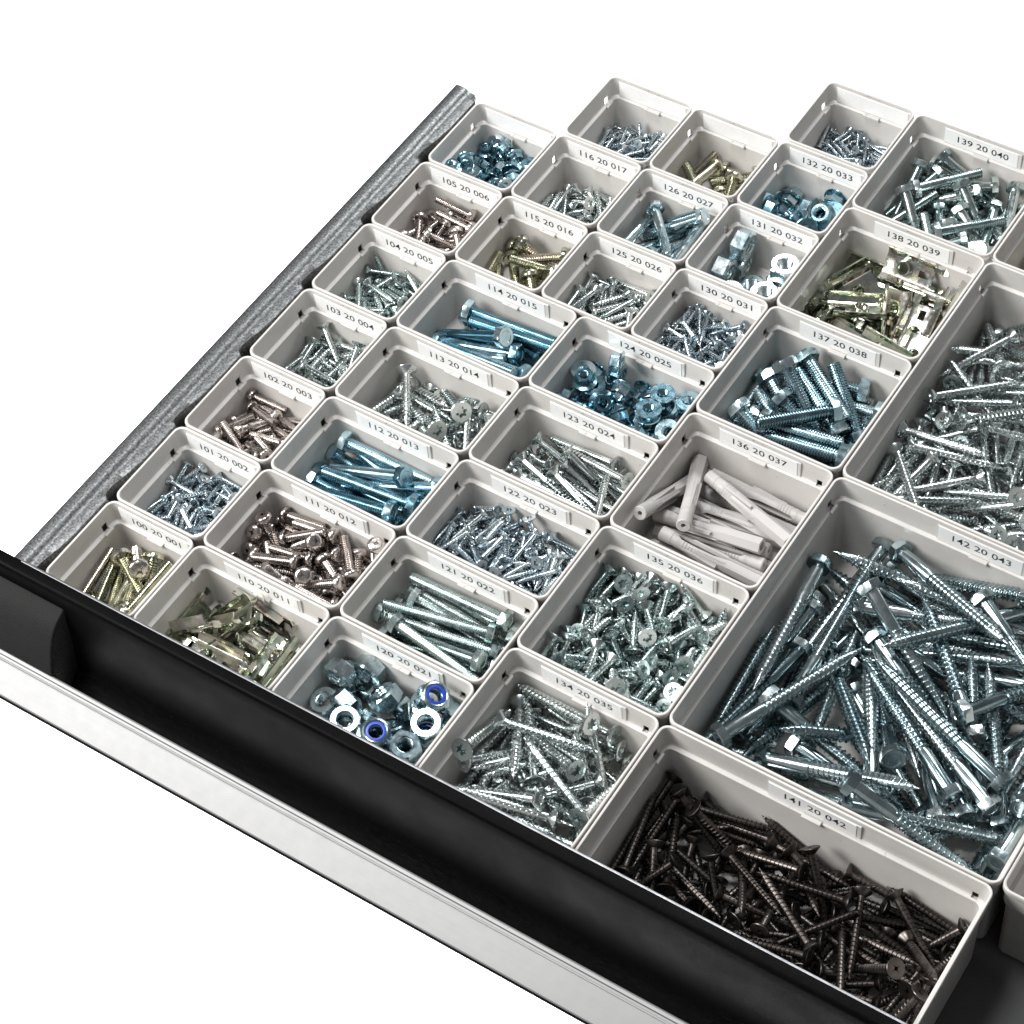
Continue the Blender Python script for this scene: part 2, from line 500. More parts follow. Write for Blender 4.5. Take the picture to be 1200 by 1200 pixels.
# galvanised side wall: flat top, rolled inner shoulder, scalloped inner flange with a notch at every bin row
X_LEFT = -80.0
X_RIGHT = 10 * 75 + 8.0
g = G()
st = []
v = -2.0
while v <= 7 * 75 + 6:
    st.append(v); v += 2.5
def flange(v):
    t = (v - 4) % 75.0
    if t < 5: k = 0.0
    elif t < 40: k = math.sin((t - 5) / 35 * math.pi / 2)
    elif t < 69: k = 1.0
    elif t < 72.5: k = (72.5 - t) / 3.5
    else: k = 0.0
    return k
rows = []
for v in st:
    k = flange(v)
    xi = -7.5 + 5.0 * k
    rows.append([(-25.2, v, RZ - 60), (-25.2, v, RZ - 1.2), (-24.6, v, RZ - .3), (-23.4, v, RZ + .1), (-17.5, v, RZ + .1), (-15.6, v, RZ - .4), (-14.2, v, RZ - 1.6), (-12.8, v, RZ - 2.6),
                 (-11.2, v, RZ - 2.9), (xi - .9 * k, v, RZ - 3.1 + .9 * k), (xi, v, RZ - 3.6 + .9 * k), (xi + .8, v, RZ - 6.5), (xi - .5, v, RZ - 13), (-7.2, v, RZ - 60)])
g.rings(rows)
link('side_wall', g.mesh('side_wall', M['galv'], angle=50), drawer)

# hook holes of the side wall, real recesses framed by the sheet
# floor sheet
g = G()
g.box(-24, X_RIGHT, -8, 7 * 75, -6, -1.5)
link('floor_panel', g.mesh('floor_panel', M['floor'], smooth=False), drawer)

def extrude_x(prof, x0, x1, steps=1):
    """closed profile (y, z) swept along x"""
    g = G()
    g.rings([[(x0 + (x1 - x0) * i / steps, y, z) for y, z in prof] for i in range(steps + 1)])
    return g

front = link('front_panel', None, drawer)
YAW, ROLL = math.radians(0.42), math.radians(-0.42)
def skew(o):
    o.rotation_euler = (0, ROLL, YAW)
    o.location = (0, 0, RZ * S)
    return o
bpy.data.objects.remove(front)
blk = [(-1.0, 3), (-1.0, 7.6), (-1.6, 8.0), (-7.6, 7.2), (-8.9, 6.7), (-9.9, 5.7), (-10.6, 4.0), (-11.4, -4), (-12.4, -14), (-13.6, -28), (-15, -46), (-17, -62), (-20, -72), (-26, -77), (-38.0, -78),
       (-38.0, -80), (-24, -80), (-10, -76), (-7, -20), (-5.5, 3)]
fp = skew(link('front_panel', extrude_x(blk, X_LEFT, X_RIGHT).mesh('front_panel', M['black'], angle=40), drawer))
ed = [(-0.2, 4), (-0.2, 7.6), (-0.6, 8.1), (-1.6, 8.25), (-2.0, 8.1), (-2.0, 7.0), (-1.2, 4)]
skew(link('front_edge', extrude_x(ed, -12.0, X_RIGHT).mesh('front_edge', M['edge'], angle=50), drawer))
# aluminium handle strip with a bead and two fine grooves along its upper edge
al = [(-38.2, -60), (-38.2, -51.6), (-38.8, -50.6), (-39.8, -50.4), (-41.6, -51.0), (-42.0, -52.2), (-43.2, -52.9), (-43.7, -52.2), (-44.8, -52.3), (-45.0, -52.9), (-45.5, -53.0), (-45.7, -52.7),
      (-54, -57.6), (-62.6, -62.9), (-63.2, -63.8), (-63.0, -66.5), (-61.8, -67.5), (-60, -66.5), (-44, -62)]
skew(link('handle_strip', extrude_x(al, X_LEFT, X_RIGHT).mesh('handle_strip', M['alu'], angle=6), drawer))
dk = [(-61.0, -64.6), (-63.6, -64.4), (-64.3, -64.9), (-64.3, -66.4), (-63.4, -67.4), (-61.0, -67.6)]
skew(link('lower_seal', extrude_x(dk, X_LEFT, X_RIGHT).mesh('lower_seal', M['black'], angle=25), drawer))
# end cap that closes the grip recess on the left
capf = [(-11.4, -6.5), (-13.2, -8.2), (-17, -9.6), (-21.5, -12.2), (-26, -16.4), (-30.2, -22.5), (-33.8, -30), (-36.8, -38.5), (-38.6, -46), (-39.4, -51)]
cap = [(-11.2, -8)] + capf + [(-38.2, -57.5), (-37.5, -76), (-28, -75), (-18.5, -66), (-15.5, -46), (-14.0, -28), (-12.6, -14)]
g = G()
rows = []
for x, sh in ((X_LEFT + .5, 0), (26.5, 0), (27.6, .35), (28.0, 1.0)):
    rows.append([(x, y + sh * .5, z - sh * .6) for y, z in cap])
g.rings(rows)
skew(link('end_cap', g.mesh('end_cap', M['cap'], angle=40), drawer))
g = G()
rows = []
for y, z in capf:
    rows.append([(27.2, y - .1, z + .1), (27.6, y - .5, z + .5), (28.4, y - .1, z + .1), (28.3, y + .6, z - .7)])
g.rings(rows)
skew(link('cap_seam', g.mesh('cap_seam', M['edge'], angle=60), drawer)) if False else None

# ------------------------------------------------------------------ the bins
def rrect(w, d, inset, z, rad, n=6):
    """rounded rectangle centred on the origin"""
    hw, hd = w / 2 - inset, d / 2 - inset
    r = max(rad, .4)
    out = []
    for sx, sy, a0 in ((1, -1, -90), (1, 1, 0), (-1, 1, 90), (-1, -1, 180)):
        for i in range(n + 1):
            a = math.radians(a0 + 90 * i / n)
            out.append((sx * (hw - r) + r * math.cos(a), sy * (hd - r) + r * math.sin(a), z))
    return out

def cut_with(me, cm):
    o = bpy.data.objects.new('tmp', me); C.objects.link(o)
    c = bpy.data.objects.new('cutter', cm); C.objects.link(c)
    md = o.modifiers.new('b', 'BOOLEAN'); md.operation = 'DIFFERENCE'; md.object = c; md.solver = 'EXACT'
    md.use_self = True
    dg = bpy.context.evaluated_depsgraph_get()
    new = bpy.data.meshes.new_from_object(o.evaluated_get(dg))
    bpy.data.objects.remove(o); bpy.data.objects.remove(c)
    return new

def cut_boxes(me, boxes):
    """real openings: boolean difference"""
    o = bpy.data.objects.new('tmp', me); C.objects.link(o)
    g = G()
    for b in boxes: g.box(*b)
    cm = g.mesh('cut', None, smooth=False)
    c = bpy.data.objects.new('cutter', cm); C.objects.link(c)
    md = o.modifiers.new('b', 'BOOLEAN'); md.operation = 'DIFFERENCE'; md.object = c; md.solver = 'EXACT'
    dg = bpy.context.evaluated_depsgraph_get()
    new = bpy.data.meshes.new_from_object(o.evaluated_get(dg))
    bpy.data.objects.remove(o); bpy.data.objects.remove(c)
    new.polygons.foreach_set('use_smooth', [True] * len(new.polygons))
    new.set_sharp_from_angle(angle=math.radians(33))
    return new

def bin_meshes(w, d, fl):
    W = w * 75 - .9; D = d * 75 - .9
    g = G()
    prof = [(9.5, -.6, 2), (5.2, -.6, 4), (4.2, .6, 5), (3.6, RZ - 24, 5), (1.8, RZ - 19.5, 6.2), (1.5, RZ - 17.5, 6.5), (1.4, RZ - 5.5, 6.5), (.3, RZ - 4.8, 6.9), (.0, RZ - 4.2, 7.0), (.0, RZ - .9, 7.0), (.2, RZ - .25, 6.8), (.55, RZ, 6.5), (1.35, RZ, 5.9), (1.75, RZ - .25, 5.6), (1.95, RZ - 1.0, 5.5),
            (2.6, RZ - 15.4, 5.2), (2.8, RZ - 16.3, 5.1), (3.4, RZ - 16.8, 4.8), (5.1, RZ - 17.2, 4.4), (5.5, RZ - 17.6, 4.2), (5.6, RZ - 18.6, 4.1), (6.0, fl + 3.5, 4.0), (6.6, fl + 1.6, 3.6), (8.2, fl + .8, 2.6), (10, fl + .7, 2)]
    g.rings([rrect(W, D, i, z, r) for i, z, r in prof])
    g2 = g.mesh('bin_shell', M['bin'], angle=33)
    yb = D / 2
    boxes = [(-W / 2 - 4, -W / 2 + 4.6, yb - 17.5, yb - 12.5, RZ - 18.6, RZ - 11.5)]
    if w > 1:
        boxes.append((W / 2 - 13.2, W / 2 - 9.2, yb - 4.2, yb + 4, RZ - 18.2, RZ - 12.6))
    cx = {1: 1.5, 1.5: -1.5, 3: -6.0}[w]
    boxes.append((cx - 5.5, cx + 5.5, yb - 2.7, yb + 2, RZ - 2.3, RZ - 1.1))
    shell = cut_boxes(g2, boxes)
    shell.name = 'bin_shell'
    if not shell.materials: shell.materials.append(M['bin'])
    # little step of the ledge below the side opening
    g = G()
    g.box(-W / 2 + 4.7, -W / 2 + 7.0, yb - 19.4, yb - 11.0, RZ - 19.3, RZ - 16.6, .4)
    # retaining lug under the label
    cx = {1: 1.5, 1.5: -1.5, 3: -6.0}[w]
    hook = G()
    hook.box(cx - 6.0, cx + 7.0, yb - 7.6, yb - 4.4, RZ - 18.4, RZ - 16.1, .3)
    step = g.mesh('ledge_step', M['bin'])
    hookm = hook.mesh('label_hook', M['bin'])
    # holder plate and card stand on the back wall between rim and ledge
    L = 63.0
    x0 = cx - L / 2 + .5; x1 = x0 + L
    yk = yb - 2.45
    g = G()
    g.box(x0, x1, yk - .95, yk + .05, RZ - 16.4, RZ - 2.5, .25)
    if w > 1:
        # thin seam where the back wall steps forward beside the holder
        pass
    holder = g.mesh('label_holder', M['holder'])
    g = G()
    g.box(x0 + .9, x1 - 2.6, yk - 1.3, yk - .9, RZ - 16.1, RZ - 2.9, .05)
    card = g.mesh('label_card', M['card'], smooth=False)
    return dict(shell=shell, step=step, hook=hookm, holder=holder, card=card, cx=cx, yk=yk)

def text_mesh(txt, width=41.5):
    cu = bpy.data.curves.new('t', 'FONT')
    cu.body = txt
    cu.size = 1.0
    cu.align_x = 'CENTER'; cu.align_y = 'CENTER'
    cu.resolution_u = 3
    cu.offset = 0.004
    o = bpy.data.objects.new('t', cu); C.objects.link(o)
    dg = bpy.context.evaluated_depsgraph_get()
    me = bpy.data.meshes.new_from_object(o.evaluated_get(dg))
    bpy.data.objects.remove(o)
    xs = [v.co.x for v in me.vertices]; ys = [v.co.y for v in me.vertices]
    k = width / (max(xs) - min(xs)); mx = (max(xs) + min(xs)) / 2; my = (max(ys) + min(ys)) / 2
    ky = 5.7 / (max(ys) - min(ys))
    for v in me.vertices:
        v.co = ((v.co.x - mx) * k * S, 0, (v.co.y - my) * ky * S)
    me.materials.clear(); me.materials.append(M['ink'])
    me.name = 'printed_number'
    return me

cache = {}
def make_bin(num, u, v, w, d, fl, label, txt):
    key = (w, d, fl)
    if key not in cache: cache[key] = bin_meshes(w, d, fl)
    B = cache[key]
    rt = link('storage_bin', None, loc=((u + w / 2) * 75 * S, (v + d / 2) * 75 * S, 0))
    jr = random.Random(int(num) * 13)
    rt.rotation_euler.z = math.radians(jr.uniform(-.22, .22))
    rt.location.z = jr.uniform(-.35, .1) * S
    tag(rt, label, 'storage bin', 'light grey plastic bins standing in the drawer')
    link('bin_shell', B['shell'], rt)
    link('ledge_step', B['step'], rt)
    h = link('label_holder', B['holder'], rt)
    link('label_hook', B['hook'], rt)
    c = link('label_card', B['card'], h)
    rnd = random.Random(int(num))
    c.location.x = rnd.uniform(-.35, .35) * S
    c.rotation_euler.y = math.radians(rnd.uniform(-.35, .35))
    if txt:
        t = link('printed_number', text_mesh(txt), h, ((B['cx'] + 1.2 + rnd.uniform(-.5, .5)) * S, (B['yk'] - 1.38) * S, (RZ - 9.3) * S))
        t.rotation_euler.y = c.rotation_euler.y
    return rt

# ------------------------------------------------------------------ fastener library
def lib(kind, spec):
    t, d, L, hd, hh = spec[0], spec[1], spec[2], spec[3], spec[4]
    if t == 'csk': return build_csk(d, L, hd, hh, 'torx' if hd > 8.5 and not kind.startswith('drw') else 'cross', not kind.startswith('cskp'))
    if t == 'pan': return build_pan(d, L, hd, hh)
    if t == 'hex': return build_hex(d, L, hd, hh, kind.startswith('hexf'), kind.startswith('lag'))

KINDS = {'pan_y8x48': ('pan', 7.6, 48, 15, 5),
  'pan_y8x39': ('pan', 7.6, 39, 14.6, 5),
  'pan_s6x31': ('pan', 5.6, 31, 10.4, 4.4),
  'pan_s6x34': ('pan', 5.8, 34, 12.4, 4.8),
  'pan_s7x35': ('pan', 6.6, 35, 12.2, 4.8),
  'csk4x23': ('csk', 3.8, 23, 7.6, 2.5),
  'csk4x27': ('csk', 4.2, 27, 8.6, 2.8),
  'csk5x32': ('csk', 4.6, 32, 9.4, 3.1),
  'csk5x31': ('csk', 4.9, 31, 10, 3.3),
  'csk5x33': ('csk', 4.9, 33, 10.2, 3.3),
  'csk5x35': ('csk', 5.3, 35, 10.8, 3.5),
  'csk6x38': ('csk', 5.5, 38, 11, 3.6),
  'csk7x50': ('csk', 7.2, 50, 15.6, 5),
  'csk7x70': ('csk', 7.2, 70, 15.4, 5),
  'csk6x29': ('csk', 5.8, 29, 12.8, 4.3),
  'csk7x66': ('csk', 6.8, 66, 13.8, 4.6),
  'cskp6x62': ('csk', 5.8, 62, 12.6, 4.2),
  'drw6x58': ('csk', 5.8, 58, 12.8, 4.2),
  'hexf9x74': ('hex', 8.8, 74, 16.8, 5.8),
  'hexf9x72': ('hex', 9, 72, 17, 6),
  'hexf8x78': ('hex', 7.8, 78, 15.6, 5.4),
  'hexp7x55': ('hex', 7.4, 56, 14.4, 5),
  'hexf10x60': ('hex', 10, 60, 19, 7),
  'hexp8x54': ('hex', 7.9, 54, 15.2, 5.4),
  'lag9x112': ('hex', 10.4, 114, 17.6, 6.6),
  'nut22': ('nut', 0, 11, 22.4, 0),
  'nut24': ('nut', 0, 12, 24, 0),
  'flange20': ('nut', 0, 9, 20.5, 0),
  'flange15': ('nut', 0, 7, 14.6, 0),
  'flange18': ('nut', 0, 8.4, 18.4, 0),
  'clip50': ('box', 24, 48, 0, 8),
  'plug80': ('plug', 12, 80, 12.6, 0)}
BINS = [('100', 0, 0, 1, 1, 'pan_y8x48', 32),
  ('101', 0, 1, 1, 1, 'csk4x27', 30),
  ('102', 0, 2, 1, 1, 'pan_s6x31', 32),
  ('103', 0, 3, 1, 1, 'csk6x38', 28),
  ('104', 0, 4, 1, 1, 'csk5x31', 28),
  ('105', 0, 5, 1, 1, 'pan_s6x34', 30),
  ('106', 0, 6, 1, 1, 'flange15', 28),
  ('110', 1, 0, 1.5, 1, 'clip50', 26),
  ('111', 1, 1, 1.5, 1, 'pan_s7x35', 28),
  ('112', 1, 2, 1.5, 1, 'hexf9x74', 28),
  ('113', 1, 3, 1.5, 1, 'csk7x50', 26),
  ('114', 1, 4, 1.5, 1, 'hexf9x72', 28),
  ('115', 1, 5, 1, 1, 'pan_y8x39', 32),
  ('116', 1, 6, 1, 1, 'csk5x33', 30),
  ('117', 1, 7, 1, 1, 'csk4x23', 30),
  ('120', 2.5, 0, 1.5, 1, 'nut22', 22),
  ('121', 2.5, 1, 1.5, 1, 'hexf8x78', 28),
  ('122', 2.5, 2, 1.5, 1, 'csk5x32', 26),
  ('123', 2.5, 3, 1.5, 1, 'cskp6x62', 26),
  ('124', 2.5, 4, 1.5, 1, 'flange18', 26),
  ('125', 2, 5, 1, 1, 'csk5x35', 28),
  ('126', 2, 6, 1, 1, 'hexp7x55', 30),
  ('127', 2, 7, 1, 1, 'pan_y8x39', 30),
  ('130', 3, 5, 1, 1, 'csk4x27', 28),
  ('131', 3, 6, 1, 1, 'nut24', 28),
  ('132', 3, 7, 1, 1, 'flange20', 26),
  ('133', 3, 8, 1, 1, 'csk4x23', 30),
  ('134', 4, 0, 1.5, 1.5, 'csk7x70', 22),
  ('135', 4, 1.5, 1.5, 1.5, 'csk6x29', 24),
  ('136', 4, 3, 1.5, 1.5, 'plug80', 24),
  ('137', 4, 4.5, 1.5, 1.5, 'hexf10x60', 18),
  ('138', 4, 6, 1.5, 1.5, 'clip50', 22),
  ('139', 4, 7.5, 1.5, 1.5, 'hexp8x54', 18),
  ('141', 5.5, 0, 3, 1.5, 'drw6x58', 10),
  ('142', 5.5, 1.5, 3, 3, 'lag9x112', 4),
  ('143', 5.5, 4.5, 3, 3, 'csk7x66', 12),
  ('144', 5.5, 7.5, 1.5, 1.5, 'pan_y8x39', 24)]
POSES = {
 '100': (11, [257,-63,358,-189,-17,-19,152,247,-81,68,69,2,268,304,7,-257,-62,132,-171,-20,-144,-61,159,-150,-20,96,68,129,217,46,-115,4,104,242,-15,-6,-26,145,220,-37,75,-38,198,-127,26,-27,-190,57,-23,9,246,-91,162,197,64,63,76,57,106,9,166,-56,146,144,-2]),
 '101': (50, [-228,205,174,80,70,10,182,173,-161,25,-175,87,197,356,5,66,-162,246,300,20,-73,48,228,-254,20,115,284,198,-349,28,-268,-72,175,149,0,-254,-172,158,119,66,-95,-165,229,175,57,-283,146,168,167,58,118,9,232,-29,61,-216,149,149,64,65,-148,57,162,-37,36,-89,111,162,139,96,165,-179,268,-253,16,9,-160,213,226,3,77,173,157,177,-14,123,209,220,-57,48,-165,276,130,-20,41,77,-136,162,222,15,-79,-104,211,248,-12,203,-88,169,322,65,40,-147,187,-168,-34,-181,-103,160,288,-32,175,173,193,1,-8,-15,131,150,-71,-27,-67,96,94,166,40,-173,-234,220,-325,-44,110,-120,185,-160,6,-166,-40,67,-266,58,-198,166,114,188,56,31,174,116,-188,-33,-154,147,108,-171,12,-69,10,142,-318,1,-60,-157,176,201,-19,-233,139,76,-215,-1,-7,-182,175,188,-35,162,207,84,338,-26,191,-98,223,155,19,197,-206,249,104,-10,61,109,49,254,34,163,64,78,-279,40,274,28,192,220,107,-79,-168,137,-1,-18,-112,-116,123,-105,-84,113,206,120,-112,37,-96,169,51,108,36,-279,131,63,162,54,159,103,102,112,-57,-158,164,51,122,34,203,143,117,237,27,-87,-62,99,53,-2,270,171,229,208,15,-141,275,31,-355,11,-99,-93,60,111,-15,5,172,30,167,11,-216,-154,76,-138,8,-269,-135,67,-150,41,-172,218,30,-344,11,-159,47,30,31,11,-112,96,65,-280,16,-131,-216,93,-55,-46,72,-103,87,185,-39,185,48,180,-226,-45,165,-74,30,-284,11,-171,-165,30,-339,11,-173,-256,31,-349,11,124,98,30,-113,11,173,-259,30,-9,11,245,-117,38,157,19,13,-171,30,185,11,110,-172,74,-198,-10,157,171,30,211,11,184,-173,68,-192,8,274,-171,72,-202,10,282,173,30,191,11,142,-281,129,12,16,172,-225,114,17,5,-37,-173,89,-187,14,221,-155,127,-196,62,125,-37,60,97,51,219,-51,121,-240,1,273,153,70,-202,-19,-120,-232,145,-22,-6,121,-97,144,-50,42,222,186,143,-145,21,277,131,120,200,47,-184,-284,154,14,76,284,-174,179,191,-12,171,-284,220,11,23]),
 '102': (28, [-152,272,156,-350,12,-105,150,174,330,-23,-205,-43,208,-227,13,-116,-160,217,-42,-53,72,-142,191,-38,48,74,-11,176,14,10,-148,234,114,-31,28,-134,22,155,-181,61,-79,118,129,169,-68,-105,-9,118,-272,-11,149,-108,178,-36,-22,131,191,115,-36,32,-266,113,98,-175,55,150,100,120,-34,32,112,270,97,-12,55,126,-271,159,215,169,85,206,42,44,10,-151,-209,106,307,13,-31,-36,42,140,10,-183,60,42,179,10,-80,-33,73,-193,34,-210,-259,208,333,-137,271,-156,234,191,35,62,-152,126,-196,5,133,-84,116,-180,29,-262,-126,42,178,10,-133,-153,42,-188,10,-66,-271,179,11,51,79,26,42,-224,10,270,-53,42,-190,10,190,-106,42,-202,10,133,-43,42,-214,10,242,49,80,201,-22,204,-148,108,-169,16]),
 '103': (26, [-48,170,202,291,52,96,-115,249,-329,61,-183,-25,167,179,37,-72,34,189,-169,25,166,96,183,197,64,124,270,153,-346,8,98,-25,209,-205,-23,134,-147,188,-276,95,-60,-111,114,122,72,-228,16,142,-199,9,-160,-115,197,-212,2,69,203,155,33,53,-275,17,80,170,41,-50,275,80,-350,46,246,138,166,-221,58,-157,-8,121,-200,-44,-151,32,78,181,45,56,131,93,18,-23,87,41,160,124,-24,75,16,106,16,-33,-2,-133,141,67,3,75,240,79,-338,-13,99,-255,174,333,38,74,70,92,-340,16,-86,-14,39,-119,9,-239,50,39,191,9,58,192,39,-303,9,-197,115,75,160,-13,275,-46,269,189,-3,44,-74,75,-92,42,101,-10,39,-171,9,273,117,39,190,9,197,-115,39,-141,9,-117,-273,39,350,9,-50,-233,68,-360,34,11,-275,92,349,56,237,-16,123,-168,0,33,-267,143,19,-59,275,-64,170,-190,30,239,-90,226,-223,18]),
 '104': (27, [-61,51,189,335,-1,-150,254,168,-319,4,-182,-64,201,251,-12,-137,119,157,106,43,6,90,163,-37,33,-29,159,140,-27,16,-28,-33,158,-82,13,-226,279,164,-28,-134,-190,-35,138,-250,53,-48,46,126,-61,30,113,233,188,-55,-43,128,147,89,298,68,192,-156,181,233,-14,-58,-135,182,-338,-38,98,226,96,352,13,-91,20,87,-182,67,-77,112,85,286,-3,88,277,150,-12,41,-244,122,37,193,11,-171,77,58,273,38,75,-211,229,331,11,-161,-3,54,290,33,150,276,107,-14,27,51,277,35,-349,11,-44,149,88,-73,15,-52,-148,99,280,10,-233,-70,108,-167,-20,20,-226,186,66,-13,61,41,35,167,11,57,-84,119,-4,4,7,-45,81,71,34,246,47,35,168,11,-8,52,35,189,11,-153,-158,35,-355,11,152,236,35,11,11,126,-156,35,-24,11,-134,-225,35,-333,11,83,-40,66,135,-12,152,-277,35,11,11,278,-15,62,192,41,139,-88,67,-196,49,-212,-81,57,-98,35,-277,-128,105,-168,34,-65,-258,35,33,11,-25,-279,101,349,27,188,-25,73,195,54,74,-255,118,328,30,253,-92,106,-220,-15,60,-279,198,347,60,268,169,209,-203,-38,156,-277,197,12,-67,263,-153,172,209,-8]),
 '105': (16, [-21,240,246,7,-22,30,162,203,-4,-6,-178,-41,163,239,11,48,-27,158,-329,45,182,-30,160,266,43,-42,-23,138,174,32,-132,186,47,323,12,-255,-36,111,-164,60,-51,106,80,357,-13,-181,-9,104,-226,-31,73,264,132,-347,26,-152,-225,185,45,44,40,32,110,-329,-35,75,-39,88,-199,42,54,-255,221,3,48,58,162,82,-5,-15,134,215,131,17,-10,113,253,47,-358,12,3,-91,47,-333,12,58,-166,47,28,12,-55,-264,47,347,12,267,-93,50,192,13,89,-267,90,12,-13,26,-229,139,-8,27]),
 '106': (23, [-189,-96,336,180,120,87,-48,226,265,-208,118,-248,-247,233,165,0,0,-172,38,232,193,-180,120,-249,-109,-158,293,-360,0,-275,-151,268,255,194,48,356,-198,154,65,-180,120,-193,183,-168,321,-204,38,139,113,61,265,180,0,-308,-217,-244,395,0,0,-226,-24,98,186,91,-110,-85,171,-18,254,-271,-136,-179,-93,-39,137,-180,-120,-193,165,232,164,-306,-19,37,-88,81,65,-180,120,33,-207,267,65,-180,120,-14,-87,235,137,180,120,-39,-277,161,65,180,-120,-180,42,-101,176,12,18,-64,223,126,194,353,92,-201,91,116,165,-360,0,48,-48,199,37,0,0,277,13,-21,108,0,0,46,-235,-93,236,0,0,-36,-239,-218,37,360,0,119,-195,-80,65,180,120,-199,-21,-261,65,180,120,-347,-84,-32,37,0,0,60,88,88,65,-180,0,-8,58,202,65,180,120,180,234,-241,65,-180,-120,22,219,-105,37,0,0,175,230,147,65,180,-120,-12,-244,-240,108,360,0,-200,-115,-271,173,191,71,0,97,-239,65,180,0,-180,44,-20,37,-360,0,300,239,-248,165,0,0,-357,239,-119,108,360,0,242,238,40,37,0,0,132,-247,-237,180,360,0,185,-235,-101,165,0,0,-259,-97,-272,310,-165,-100,-14,-93,-172,65,-180,120,81,141,-19,129,-111,103,255,249,19,108,-360,0,60,271,244,158,192,78,188,-243,-238,252,0,0,-45,19,-239,238,-2,2,-300,-108,-176,193,180,-120,-321,19,-240,165,360,0,-281,59,-129,65,180,120,6,167,277,65,180,-120,0,277,-239,265,-180,-120,180,231,-107,208,180,-120,302,277,1,208,-180,-120,180,-241,-238,323,0,0,-58,140,-185,190,-157,-86,133,-237,37,65,180,120,-356,150,-277,290,180,-133,0]),
 '110': (12, [287,-58,242,-295,18,-182,-28,-192,255,-359,-10,0,-105,93,301,350,-80,73,-237,-18,321,265,-77,19,-3,272,187,-180,30,0,134,147,145,61,-24,360,-429,66,85,-241,0,180,417,-65,168,-62,16,-180,-114,-195,109,7,29,0,-211,10,55,337,0,-214,118,30,85,0,-21,354,208,-151,110,357,-33,344]),
 '111': (43, [-152,-116,279,31,20,277,127,305,-93,-6,-101,134,301,-313,-44,241,-148,313,47,33,-101,-4,249,13,14,-60,220,292,10,11,-72,86,266,4,91,-206,265,246,-350,-9,258,-14,260,310,19,-374,94,178,323,142,111,-111,279,-125,107,405,266,269,-47,155,-453,120,146,-166,87,332,137,150,243,75,-417,71,95,-196,42,68,207,140,-58,81,316,-266,329,10,-27,-67,-217,261,113,-135,-108,157,236,-13,17,214,-25,205,-108,24,-110,-148,213,49,-20,-255,214,159,344,-16,-202,-90,217,-339,-14,168,261,165,-353,32,242,-233,277,29,-31,-207,-3,145,-74,-65,-233,-101,131,-96,-52,-57,-266,164,18,111,-286,-264,277,349,-23,246,-23,86,210,35,62,8,111,294,56,57,-122,96,82,43,280,200,111,-350,-32,-450,-22,48,-169,10,308,47,95,-148,42,247,-76,136,126,47,311,-196,117,318,60,9,-15,48,114,10,-134,147,93,-341,33,-142,-141,155,128,3,-305,-124,113,195,-9,-193,265,139,-10,23,-179,107,48,-36,10,-223,-100,48,145,10,-306,-128,48,-223,10,288,263,48,-11,10,318,-22,48,-96,10,199,-263,48,349,10,-251,261,48,-9,10,451,14,107,191,-32,200,-241,142,332,28,451,-18,197,191,-20,315,-259,181,4,-35,-315,-265,186,349,-36]),
 '112': (11, [19,-20,233,183,2,193,-32,250,209,169,37,-177,-86,107,198,77,115,90,-72,-179,233,-173,-125,-167,128,90,195,147,104,195,-61,-116,152,158,121,-198,-124,167,61,-170,120,178,-125,24,60,175,0,-173,111,177,133,181,108,158,36,-55,61,-170,120,-166,56,247,61,-170,120,-178,110,-247,193,-160,118,-156,125,-175,61,-170,120,-178,-52,-247,87,-187,119,167]),
 '113': (24, [-228,29,235,248,23,53,184,232,-70,53,-39,-49,221,-52,45,-97,77,192,345,-10,-136,169,176,325,-45,306,-2,205,235,49,90,146,179,24,30,-383,-54,178,-174,48,130,0,81,61,30,184,-198,166,341,82,164,-96,218,-79,-27,-326,-45,123,-229,13,70,-190,87,62,34,123,29,158,-251,16,-196,55,53,188,11,-130,-5,93,-256,39,116,261,122,-349,-20,447,-79,206,192,41,-449,54,55,169,11,-330,-51,53,-151,11,147,102,53,68,11,-66,-36,115,116,-18,241,-52,53,-219,11,435,-8,134,188,26,20,-132,87,-308,-5,377,-56,53,-176,11,446,54,53,191,11,126,-261,217,349,-16]),
 '114': (11, [-162,21,210,-123,3,-182,33,215,235,124,153,-217,132,143,248,-202,141,-183,9,-194,289,195,13,-183,-84,-53,192,141,121,165,-24,172,147,193,151,-186,-132,-151,174,-241,112,148,79,-83,144,147,-24,170,68,61,62,-170,120,-175,134,-1,133,201,86,155,65,195,62,-170,120,-161,-134,-150,62,170,120,146,-51,-253,180,-5,171,0]),
 '115': (11, [71,161,191,55,15,51,62,190,40,-28,0,196,141,-345,67,-102,16,57,259,11,170,-148,122,260,54,-254,-107,103,-168,-19,-109,255,59,-348,12,257,-120,193,192,48,85,-26,87,-243,29,-177,-108,57,-116,11,-79,157,113,-83,-25,254,109,57,192,11,-34,-257,183,11,-5]),
 '116': (22, [-187,29,133,195,-9,-71,125,98,-42,71,118,106,158,-102,-31,31,-36,192,172,-71,85,142,120,304,31,37,-52,141,279,-27,52,-172,161,83,79,-33,207,90,335,2,-100,-41,143,-127,-16,89,206,156,-54,33,-229,0,118,-163,2,-278,-45,138,-169,23,-157,210,36,39,10,149,-38,92,-142,1,-277,-12,78,169,-13,200,91,154,227,-32,-31,0,36,341,10,-55,71,36,323,10,143,278,86,-10,-6,-138,-49,107,-170,9,45,89,36,-46,10,67,142,60,-16,-6,33,195,36,7,10,277,-142,36,-191,10,-224,-43,36,-158,10,85,-79,36,-29,10,258,100,36,-211,10,-278,-98,37,-170,11,-49,-240,36,-344,10,-23,-66,80,-356,-22,71,-167,36,-70,10,10,-127,87,-339,-27,-66,-278,74,348,50,275,44,84,193,7,278,-73,127,-191,-5,56,-169,86,22,56,48,-277,85,346,60,156,-251,139,344,34,278,-142,187,-191,9,228,-141,214,-224,-13]),
